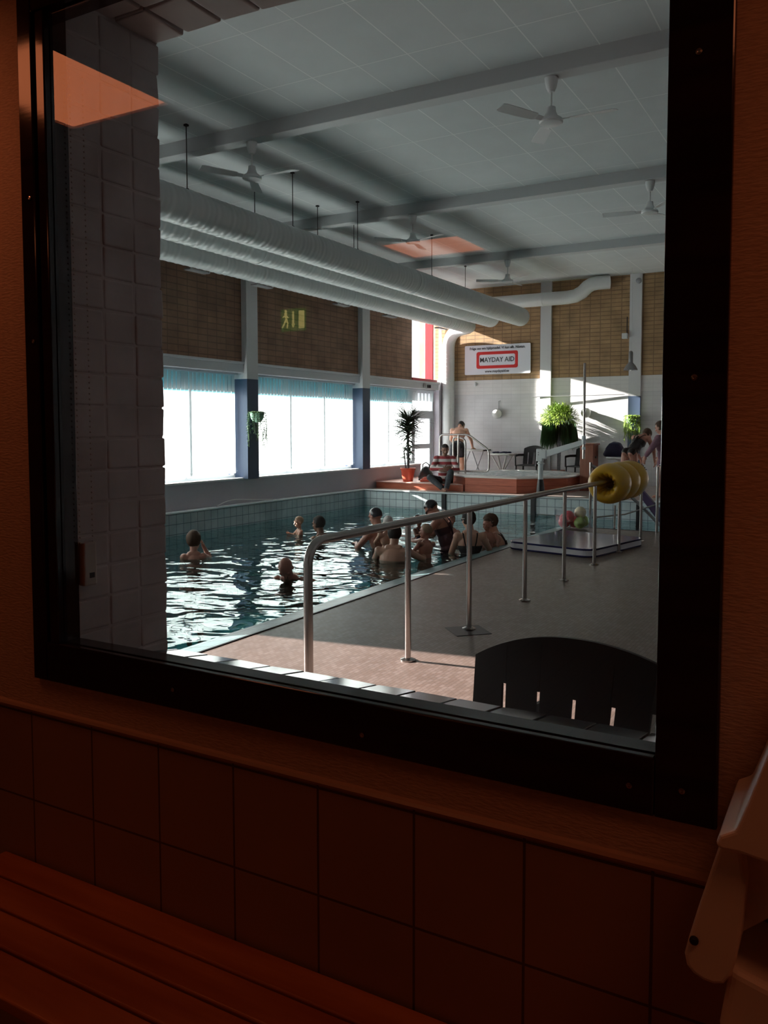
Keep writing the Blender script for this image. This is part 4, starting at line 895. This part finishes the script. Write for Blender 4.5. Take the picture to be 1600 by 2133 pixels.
person('bather in a dark swim cap looking aside, behind the handrail', (-5.62, 9.42, W0), R(A(-.9, .35)), N=(0, -.02, .265), up=(0, .12, 1), hyaw=10, hpitch=-12, skin='skin2', hair='cap', hkind='cap', wide=.95,
       arms=((1, (.24, .16, .05), (.16, .36, .06), (-.3, .9, .1), (.3, 0, 1), .5), (-1, (-.24, .13, .0), (-.1, .34, .03), (.4, .9, 0), (0, 0, 1), .5)), group=G)
person('small child in a pale cap held behind the handrail', (-5.30, 9.15, W0), R(A(-.75, .65)), s=.62, hs=.80, N=(0, 0, .255), hyaw=-8, hpitch=-4, skin='skin', hair='capw', hkind='baby', wide=1.1,
       arms=((1, (.15, .08, .12), (.12, .18, .08), (-.3, 1, 0), (0, 0, 1), .5), (-1, (-.15, .08, .12), (-.1, .2, .1), (.2, 1, 0), (0, 0, 1), .5)), group=G)
person('broad shouldered dark haired bather seen from behind at a handrail post', (-4.93, 8.66, W0), R(A(-.25, .95)), N=(0, -.02, .155), up=(0, .2, 1), hyaw=15, hpitch=-12, skin='skin', hair='hair', hkind='long', wide=1.12,
       arms=((1, (.34, .08, .0), (.30, .30, .05), (-.6, .6, .1), (0, 0, 1), .5), (-1, (-.30, .1, -.08), (-.18, .32, -.05), (.3, .9, 0), (0, 0, 1), .5)), group=G)
person('bald baby sitting upright on the arm of the dark haired bather', (-4.66, 8.98, W0), R(A(-.8, .3)), s=.60, hs=.80, N=(0, 0, .20), up=(.1, .05, 1), hyaw=20, hpitch=0, skin='skin2', hair='hairl', hkind='baby', wide=1.12,
       arms=((1, (.14, .08, .09), (.06, .18, .05), (-.3, 1, 0), (0, 0, 1), .5), (-1, (-.16, .06, .08), (-.16, .16, .02), (0, 1, -.2), (0, 0, 1), .5)), group=G)
person('standing woman in a plum swimsuit, dark cap and goggles, looking down', (-4.90, 9.82, W0), R(A(-.95, -.12)), N=(0, .0, .43), up=(0, .30, 1), hyaw=4, hpitch=-32, skin='skin2', hair='cap', hkind='cap', suit='suitp', goggles='black_pl', wide=.93, hfwd=.07,
       arms=((-1, (-.24, .12, .13), (-.10, .30, .08), (.5, .7, .1), (-.5, .2, .8), .8), (1, (.22, .16, .14), (.06, .32, .10), (-.7, .6, 0), (.3, .2, .9), .8)), group=G)
person('dark haired baby cradled by the standing woman in the plum swimsuit', (-5.16, 9.74, W0), R(A(.8, -.3)), s=.45, hs=.66, N=(0, 0, .26), up=(0, -.25, 1), hyaw=-20, hpitch=0, skin='skind', hair='hair', hkind='baby', wide=1.15, suit='navyc',
       arms=((1, (.11, .06, .16), (.08, .13, .2), (0, 1, .2), (0, 0, 1), .6), (-1, (-.11, .06, .16), (-.08, .13, .14), (0, 1, 0), (0, 0, 1), .6)), group=G)
person('bather farther off, half hidden behind the standing woman', (-5.42, 11.25, W0), R(A(.3, -.9)), s=.8, hs=.9, N=(0, 0, .06), skin='skin2', hair='hairb', hkind='short', arms=(), group=G)
person('woman with a dark bun and pale goggle strap in a black swimsuit, seen from behind', (-4.34, 9.58, W0), R(A(-.45, .85)), N=(0, -.02, .27), up=(0, .06, 1), hyaw=28, hpitch=-6, skin='skin', hair='hair', hkind='long', bun=True, goggles=True, suit='suit', wide=.98,
       arms=((1, (.26, .1, .02), (.24, .30, .10), (0, 1, .3), (0, 0, 1), .5), (-1, (-.24, .05, -.02), (-.22, .22, -.1), (0, 1, 0), (0, 0, 1), .4)), group=G)
person('baby with thin dark hair between the two bathers in goggles', (-4.33, 10.13, W0), R(A(.5, -.8)), s=.55, hs=.76, N=(0, 0, .20), hyaw=-30, hpitch=-5, skin='skin2', hair='hairb', hkind='baby', wide=1.1,
       arms=((1, (.13, .07, .1), (.08, .16, .12), (0, 1, .2), (0, 0, 1), .5), (-1, (-.13, .07, .1), (-.1, .16, .06), (0, 1, 0), (0, 0, 1), .5)), group=G)
person('brown haired bather with a pale goggle strap hugging a baby at the pool edge', (-4.36, 10.42, W0), R(A(-.85, -.35)), N=(0, -.02, .16), up=(0, .2, 1), hyaw=6, hpitch=-10, skin='skin', hair='hairb', hkind='long', goggles=True, wide=.95, suit='suit',
       arms=((-1, (-.25, .14, .03), (-.18, .38, .06), (.2, 1, 0), (0, 0, 1), .5), (1, (.22, .18, .02), (.05, .38, .05), (-.2, 1, 0), (0, 0, 1), .5)), group=G)
# seated person, striped shirt
def stripes():
    m = mat('striped_knit', (.5, .5, .5), .9); N, L, b = NT(m); tc = N.new('ShaderNodeTexCoord'); s = N.new('ShaderNodeSeparateXYZ'); L.new(tc.outputs['Object'], s.inputs[0])
    q = math_n(N, L, 'FRACT', math_n(N, L, 'MULTIPLY', s.outputs[2], 8.6)); cr = N.new('ShaderNodeValToRGB'); cr.color_ramp.interpolation = 'CONSTANT'
    e = cr.color_ramp.elements; e[0].position = 0; e[0].color = (.62, .58, .57, 1); e[1].position = .5; e[1].color = (.33, .05, .06, 1); L.new(q, cr.inputs[0]); L.new(cr.outputs[0], b.inputs['Base Color']); return m
M['stripe'] = stripes()
person('person in a red and white striped shirt and dark jeans sitting with crossed arms', (-7.40, 15.08, DK), R(206), s=.93, hs=.97, N=(0, -.10, .69), up=(0, .14, 1), hyaw=8, hpitch=-14, skin='skind', hair='hair', hkind='baby', shirt='stripe', trousers='jeans', wide=1.06,
       arms=((1, (.26, .08, .44), (.02, .18, .45), (-.95, .1, .2), (.1, 1, .2), .4), (-1, (-.26, .07, .42), (-.03, .19, .41), (.95, .1, .15), (-.1, 1, .2), .4)),
       legs=((1, (.30, .20, .27), (.06, .34, .08), (-.03, .45, .035)), (-1, (-.12, .30, .38), (-.04, .40, .09), (.0, .52, .035))))
# man at the changing bench
person('man in dark swim trunks seen from behind, leaning over the changing bench', (-8.18, 17.35, DK), R(16), N=(.0, .24, 1.25), up=(.0, .62, .80), hyaw=-18, hpitch=-30, skin='skin', hair='hair', hkind='short', trousers='trunks', hfwd=.05,
       arms=((1, (.27, .30, .98), (.28, .48, .80), (.3, .9, -.25), (0, .2, 1), .4), (-1, (-.22, .34, 1.0), (-.05, .50, .82), (.5, .8, -.2), (0, .2, 1), .4)),
       legs=((1, (.10, .0, .46), (.11, -.06, .09), (.13, .08, .03)), (-1, (-.10, -.0, .46), (-.11, -.08, .09), (-.13, .06, .03))))
# woman bending
person('woman in a black swimsuit bending forward beside the blue bag', (-3.90, 16.1, DK), R(-16), N=(.02, .42, 1.10), up=(.05, .78, .62), hyaw=0, hpitch=-20, skin='skin2', hair='hairb', hkind='long', suit='suit', hfwd=.04, wide=.95,
       arms=((1, (.22, .50, .86), (.18, .62, .64), (0, .3, -1), (1, 0, 0), .5), (-1, (-.20, .50, .86), (-.12, .62, .64), (0, .3, -1), (-1, 0, 0), .5)),
       legs=((1, (.11, .02, .44), (.12, -.04, .09), (.13, .10, .03)), (-1, (-.12, -.08, .45), (-.13, -.16, .09), (-.13, -.02, .03))))
tp = person('person with a mauve towel, cut off by the dark window frame', (-3.13, 15.3, DK), R(70), N=(0, 0, 1.13), up=(0, .10, 1), hyaw=0, hpitch=-15, skin='skin2', hair='hairb', hkind='short', shirt='mauve', wide=1.0,
       arms=((1, (.25, .06, .92), (.22, .2, .74), (0, .4, -1), (1, 0, 0), .5), (-1, (-.25, .06, .92), (-.2, .22, .76), (0, .4, -1), (-1, 0, 0), .5)),
       legs=((1, (.11, .04, .44), (.12, .0, .09), (.13, .14, .03)), (-1, (-.11, -.0, .44), (-.12, -.06, .09), (-.13, .08, .03))))
t = thing('foam_float', 'folded purple foam float by the stair railing', 'float', (-2.72, 13.2, 0))
b = MB(); b.add([(-.35, .0, .50), (-.28, 0, .56), (.02, .0, .24), (.1, 0, .70), (.35, 0, .78), (.35, 0, .001), (.1, 0, .001), (.0, 0, .05)] + [(x, .12, z) for x, z in ((-.35, .50), (-.28, .56), (.02, .24), (.1, .70), (.35, .78), (.35, .001), (.1, .001), (.0, .05))],
      [(0, 1, 2, 7), (2, 3, 4, 5, 6, 7), (8, 15, 10, 9), (10, 15, 14, 13, 12, 11)] + [(i, (i+1) % 8, 8+(i+1) % 8, 8+i) for i in range(8)]); b.obj('foam_sheet', M['purple'], t, bevel=.01)

# ================================================================== CHAIR JUST OUTSIDE THE WINDOW
t = thing('garden_chair', 'black high backed plastic armchair standing right outside the window sill', 'chair', (-.58, 2.02, 0), R(-7), 'black plastic armchair by the sill')
del t['group']
m = M['green_bl']
b = MB(); b.box(-.25, .25, .02, .48, .41, .44); b.obj('seat', m, t, bevel=.012)
b = MB(); n = 90; slots = (-.215, -.113, -.008, .095, .196)
def bk(x, z):
    q = x/.31; return -.035*(1-q*q)*-1 - .07 - (1.02-z)*-.16
for i in range(n):
    x0 = -.315+.63*i/n; x1 = -.315+.63*(i+1)/n
    top = lambda x: 1.03-.092*(abs(x)/.315)**2.1
    xm = (x0+x1)/2; sl = any(abs(xm-s_) < .0075 for s_ in slots)
    for z0, z1f, act in ((.46, None, True),):
        segs = [(.46, .52), (.885+.0*xm, None)] if sl else [(.46, None)]
        for za, zb in segs:
            v = []
            for x in (x0, x1):
                zt = top(x) if zb is None else zb; za_ = za
                for z in (za_, zt):
                    sh = 1 - (1.03-z)*.10; X2 = x*sh - x*1.5*(1-(x/.315)**2)*max(0, min(.12, .90-z)); v += [(X2, -bk(x, z)*1.0-.10, z), (X2, -bk(x, z)-.10+.012, z)]
            b.add(v, ((0,4,6,2),(1,3,7,5),(0,2,3,1),(4,5,7,6),(2,6,7,3),(0,1,5,4)))
b.obj('backrest', m, t)
for s in (-1, 1):
    b = MB(); b.tube([(s*.27, -.06, .70), (s*.30, .15, .69), (s*.30, .42, .68), (s*.29, .47, .64), (s*.27, .47, .43)], .022, 10, flat=1.3); b.obj('armrest', m, t, smooth=True)
    for y0 in (.03, .45): b = MB(); b.tube([(s*.24, y0, .42), (s*.27, y0+(.03 if y0 > .2 else -.05), 0)], .024, 10); b.obj('leg', m, t, smooth=True)

# ================================================================== PARTITION AND DARK ROOM
YW = 1.215; XA, XB = -1.548, -.247; ZA, ZB = 1.0, 2.50; RC = 2.56; RX0, RX1, RY0 = -4.9, 2.2, -3.4
def pw(x0, x1, y0, y1, z0, z1, mm): b = MB(); b.box(x0, x1, y0, y1, z0, z1); return struct(b.obj('wall_near', M[mm]))
for x0, x1, z0, z1 in ((RX0-.2, XA-.03, -.3, RC+.3), (XB+.03, XR+.3, -.3, RC+.3), (XA-.03, XB+.03, -.3, .96), (XA-.03, XB+.03, ZB+.03, RC+.3)):
    if z1 > .9: pw(x0, x1, YW, YW+.02, max(z0, .90), 1.03 if z1 == .96 else z1, 'cloth')
    if z0 < 0: pw(x0, x1, YW-.006, YW+.02, -.3, .90, 'rtile')
    pw(x0, x1, YW+.02, YH-.1, z0, z1, 'roomwall')
for x0, x1, z0, z1 in ((XW-.3, XA-.16, -.3, ZC), (XB+.16, XR+.3, -.3, ZC), (XA-.16, XB+.16, -.3, .94), (XA-.16, XB+.16, ZB+.11, ZC)): pw(x0, x1, YH-.1, YH-.002, z0, z1, 'brick_g')
b = MB(); b.tube([(RX0, YW-.002, .905), (RX1, YW-.002, .905)], .010, 8, flat=.8); struct(b.obj('trim_6', M['trim'], smooth=True), 'rounded trim on top of the wall tiles')
# rough painted bricks lining the opening
rb = random.Random(5); b = MB()
def brk(x0, x1, y0, y1, z0, z1):
    j = lambda a=.0025: rb.uniform(-a, a); g = .0015
    bm_ = [(x0+g, y0+g, z0+g), (x1-g+j(), y0+g, z0+g), (x1-g+j(), y1-g+j(), z0+g), (x0+g, y1-g+j(), z0+g), (x0+g, y0+g, z1-g), (x1-g+j(), y0+g, z1-g), (x1-g+j(), y1-g+j(), z1-g), (x0+g, y1-g+j(), z1-g)]
    b.add(bm_, ((0,3,2,1),(4,5,6,7),(0,1,5,4),(1,2,6,5),(2,3,7,6),(3,0,4,7)))
z = .93
while z < ZB+.08:
    for k in range(3): y0 = 1.262+.0935*k; brk(XA-.16, XA, y0, y0+.0935, z, z+.0745)
    z += .0745
struct(b.obj('wall_near', M['painted'], bevel=.005, seg=3), 'rough white painted bricks lining the window opening')
b = MB(); x = XA-.02
while x < XB:
    for k in range(3): y0 = 1.262+.0935*k; 
    for k in range(2):
        y0 = 1.262+.14*k; j = lambda a=.003: rb.uniform(-a, a); g = .004; x1 = x+.115; z0 = ZB+j()
        b.add([(x+g, y0+g, z0), (x1-g, y0+g, z0+j()), (x1-g, y0+.14-g+j(), z0+j()), (x+g, y0+.14-g+j(), z0), (x+g, y0+g, ZB+.12), (x1-g, y0+g, ZB+.12), (x1-g, y0+.14-g, ZB+.12), (x+g, y0+.14-g, ZB+.12)], ((0,3,2,1),(4,5,6,7),(0,1,5,4),(1,2,6,5),(2,3,7,6),(3,0,4,7)))
    x += .115
struct(b.obj('wall_near', M['painted'], bevel=.006, seg=3))
b = MB(); b.box(XA-.16, XA-.004, 1.262, 1.535, .93, ZB+.1); b.box(XB+.001, XB+.16, 1.262, 1.54, .93, ZB+.1); b.box(XA-.16, XB+.16, 1.262, 1.535, ZB+.012, ZB+.12); b.box(XA-.03, XB+.03, 1.262, 1.52, .90, .955)
struct(b.obj('wall_near', M['painted']))
# sloping slate sill
b = MB(); b.add([(XA, 1.262, 1.018), (XB, 1.262, 1.018), (XB, 1.555, .968), (XA, 1.555, .968), (XA, 1.262, .94), (XB, 1.262, .94), (XB, 1.555, .94), (XA, 1.555, .94)], ((0,1,2,3),(7,6,5,4),(0,4,5,1),(1,5,6,2),(2,6,7,3),(3,7,4,0)))
rt = random.Random(9); x = -1.635+.002
while x < XB-.002:
    xa, xb = max(x+.0025, XA+.001), min(x+.0975, XB-.001); e = rt.uniform(-.0012, .0012); x += .1
    if xb-xa < .01: continue
    b.add([(xa, 1.262, 1.026+e), (xb, 1.262, 1.026-e), (xb, 1.562, .975-e), (xa, 1.562, .975+e), (xa, 1.262, 1.016), (xb, 1.262, 1.016), (xb, 1.562, .962), (xa, 1.562, .962)], ((0,1,2,3),(7,6,5,4),(0,4,5,1),(1,5,6,2),(2,6,7,3),(3,7,4,0)))
struct(b.obj('window_sill', M['sillt'], bevel=.0015), 'dark glazed tile sill outside the window')
# dark window frame and pane
p = bpy.data.objects.new('window_7', None); COL.objects.link(p); p.location = (0, YW, 0); struct(p, 'window with a dark stained wooden frame looking into the pool hall')
FO = (-1.630, -.162, .982, 2.545); FI = (-1.546, -.249, 1.070, 2.440)
b = MB(); b.box(FO[0], FO[0]+.045, -.012, .05, FO[2], FO[3]); b.box(FO[0]+.056, FI[0], -.010, .05, FO[2]+.088, FI[3]); b.box(FO[0]+.045, FO[0]+.056, -.002, .05, FO[2]+.088, FI[3])
b.box(FI[1], FO[1], -.012, .05, FO[2], FO[3]); b.box(FO[0]+.045, FI[1], -.012, .05, FO[2], FI[2]); b.box(FO[0]+.045, FI[1], -.012, .05, FI[3], FO[3])
b.obj('window_frame', M['frame'], p, bevel=.003)
b = MB(); b.box(FI[0]-.01, FI[0]+.002, .006, .046, FI[2], FI[3]); b.box(FI[0], FI[1], .006, .046, FI[2]-.01, FI[2]+.002); b.box(FI[1]-.002, FI[1]+.01, .006, .046, FI[2], FI[3]); b.box(FI[0], FI[1], .006, .046, FI[3]-.004, FI[3]+.01); b.obj('glazing_bead', M['frame'], p)
b = MB(); b.box(FI[0], FI[1], .046, .058, FI[2]-.030, FI[2]-.009); b.box(FI[1]-.008, FI[1]-.002, .046, .056, FI[2], FI[3]); b.obj('lip_and_lit_edge', M['grey_metal'], p)  # grey lip; upright strip added in place of the lit jamb edge
b = MB(); b.add([(FI[0]-.01, .003, FI[2]-.012), (FI[1]+.01, .003, FI[2]-.012), (FI[1]+.01, .003, FI[3]+.012), (FI[0]-.01, .003, FI[3]+.012)], [(0, 1, 2, 3)]); b.obj('pane', M['gpane'], p)
for x, z in ((-.205, 1.62), (-.208, 2.06), (-.21, 1.03), (-.285, 1.022), (-1.60, 1.74), (-1.60, 2.05), (-.75, 1.012), (-1.2, 1.022)):
    b = MB(); b.lathe((0, 0, 0), [(.0045, 0), (.0045, .001), (.002, .0018), (.001, .0012)], 12, axis=(0, -1, 0)); o = b.obj('screw', M['steel'], p, smooth=True); o.location = (x, -.0125, z)
# blind chain with its weight
t = thing('blind_chain_holder', 'small pale plastic holder with a bead chain against the painted bricks', 'holder', (XA+.001, 1.278, 1.19))
b = MB(); b.box(0, .02, -.014, .022, 0, .10); b.obj('holder_case', M['bead'], t, bevel=.004)
b = MB(); b.box(.0202, .021, .0, .014, .018, .03); b.obj('dark_mark', M['black_pl'], t)
for yy in (-.017, .018):
    b = MB()
    for k in range(84): b.ell((.012, yy, .10+.0125*k), .0022, seg=6, rg=4)
    b.obj('bead_chain', M['bead'], t)
# room shell
def rs(nm, *a, mm='roomwall'): b = MB(); b.box(*a); return struct(b.obj(nm, M[mm]))
rs('floor', RX0, RX1, RY0, YW-.006, -.05, 0.0, mm='rtile'); rs('ceiling', RX0-.2, RX1+.2, RY0-.2, YW, RC, RC+.1)
rs('wall_left', RX0-.2, RX0, RY0, YW, 0, RC); rs('wall_right', RX1, RX1+.2, RY0, YW, 0, RC); rs('wall_back', RX0-.2, RX1+.2, RY0-.2, RY0, 0, RC)
# orange ceiling lamps (mirrored in the glass)
def clamp(label, x0, x1, y0, y1):
    t = thing('ceiling_lamp', label, 'lamp', ((x0+x1)/2, (y0+y1)/2, RC-.001), 0, None); w_, d_ = (x1-x0)/2, (y1-y0)/2
    b = MB(); b.box(-w_-.012, w_+.012, -d_-.012, -d_, -.02, 0); b.box(-w_-.012, w_+.012, d_, d_+.012, -.02, 0); b.box(-w_-.012, -w_, -d_, d_, -.02, 0); b.box(w_, w_+.012, -d_, d_, -.02, 0); b.obj('lamp_frame', M['roomwall'], t)
    b = MB(); b.box(-w_, w_, -d_, d_, -.012, -.004); b.obj('diffuser', M['lamp'], t)
clamp('glowing orange ceiling lamp close to the window, mirrored in the glass', -2.312, -1.882, .526, .967)
clamp('glowing orange ceiling lamp in the middle of the dark room, mirrored in the glass', -2.318, -1.856, -1.878, -1.478)
clamp('glowing orange ceiling lamp over the far end of the bench, over the casing', .32, .80, .27, .75)
t = thing('exit_sign', 'lit green and yellow exit sign with running figure, arrow and door, mirrored in the glass', 'sign', (-4.03, -3.0, 2.32))
b = MB(); b.box(-.135, .135, -.025, .0, .0, .20); b.box(-.15, .15, -.03, .002, -.03, -.015); b.box(-.01, .01, -.02, -.005, .2, .24); b.obj('sign_case', M['roomwall'], t)
b = MB(); b.box(-.125, .125, .0, .003, .01, .19); b.obj('sign_field', M['exitg'], t)
b = MB(); b.box(.055, .11, .003, .005, .03, .17); b.box(-.008, .008, .003, .005, .07, .17); b.prism([(0, 0)]*0 or [(-.02, 0), (.02, 0), (0, -.03)], 0, .002) if False else None
b.add([(-.022, .005, .07), (.022, .005, .07), (0, .005, .035)], [(0, 1, 2)])
for p0, p1, r_ in (((.075, .155), (.07, .11), .012), ((.07, .11), (.09, .07), .008), ((.09, .07), (.11, .045), .007), ((.07, .11), (.055, .075), .008), ((.055, .075), (.06, .04), .007), ((.075, .14), (.105, .125), .006), ((.075, .14), (.05, .12), .006)):
    b.cap((-p0[0], .004, p0[1]), (-p1[0], .004, p1[1]), r_, r_*.8, 8)
b.ell((-.075, .004, .172), (.012, .003, .012)); b.obj('sign_symbols', M['exity'], t)
# bench
t = thing('slatted_bench', 'varnished wooden slatted bench below the tiled wall', 'bench', (-.35, 1.05, 0))
for i, (y0, y1) in enumerate(((1.130, 1.204), (1.049, 1.124), (.966, 1.043), (.874, .960))):
    b = MB(); b.box(-1.40, 1.6, y0-1.05, y1-1.05, .521, .546); b.obj('plank', M['bench'], t, bevel=.004, seg=3)
for x in (-1.2, 0, 1.2):
    b = MB(); b.box(x-.03, x+.03, .89-1.05, 1.19-1.05, .48, .521); b.obj('cross_bar', M['bench'], t)
    for y in (.90, 1.16): b = MB(); b.box(x-.02, x+.02, y-.02-1.05, y+.02-1.05, 0, .48); b.obj('leg', M['dark_metal'], t)
# moulded plastic casing at the edge of the view
t = thing('plastic_casing', 'pale moulded plastic wall unit with a dark screw beside the tiled wall', 'wall unit', (0, 1.04, 0))
def xz(b, P, y0, y1): n = len(P); b.add([(x, y0, z) for x, z in P]+[(x, y1, z) for x, z in P], [tuple(range(n)), tuple(range(n, 2*n))[::-1]]+[(i, (i+1) % n, n+(i+1) % n, n+i) for i in range(n)]); return b
# lid: sloping top whose front lip overhangs
b = MB(); lid = [(-.139, 1.052), (-.134, 1.064), (-.117, 1.074), (-.104, 1.112), (-.084, 1.174), (-.037, 1.304), (.12, 1.40), (.12, 1.0), (-.030, 1.034), (-.080, 1.043), (-.112, 1.047), (-.132, 1.046)]
xz(b, lid, -.02, .165); b.obj('lid', M['casing'], t, bevel=.006, seg=3)
b = MB(); xz(b, [(-.136, 1.045), (-.111, 1.040), (-.105, 1.0), (-.109, .94), (-.114, .905), (-.120, .880), (-.128, .868), (-.139, .864), (-.152, .865), (-.164, .870), (-.172, .878), (-.175, .892), (-.170, .915), (-.160, .955), (-.148, 1.0)], 0, .165); b.obj('side_arm', M['casing'], t, bevel=.005, seg=3)
b = MB(); xz(b, [(-.115, 1.042), (.12, 1.02), (.12, .98), (-.030, .975), (-.082, .950), (-.110, .925), (-.118, .895), (-.12, .9)], .03, .165); b.obj('front_panel', M['casing'], t, bevel=.004)
b = MB(); xz(b, [(-.124, .88), (-.077, .868), (.12, .84), (.12, .60), (-.10, .62), (-.135, .80)], .02, .165); b.obj('lower_panel', M['casing'], t, bevel=.01, seg=3)
b = MB(); b.lathe((-.163, -.001, .915), [(.0055, 0), (.0055, .003), (.003, .005), (.001, .005)], 14, axis=(0, -1, 0)); b.obj('screw', M['dark_metal'], t, smooth=True)
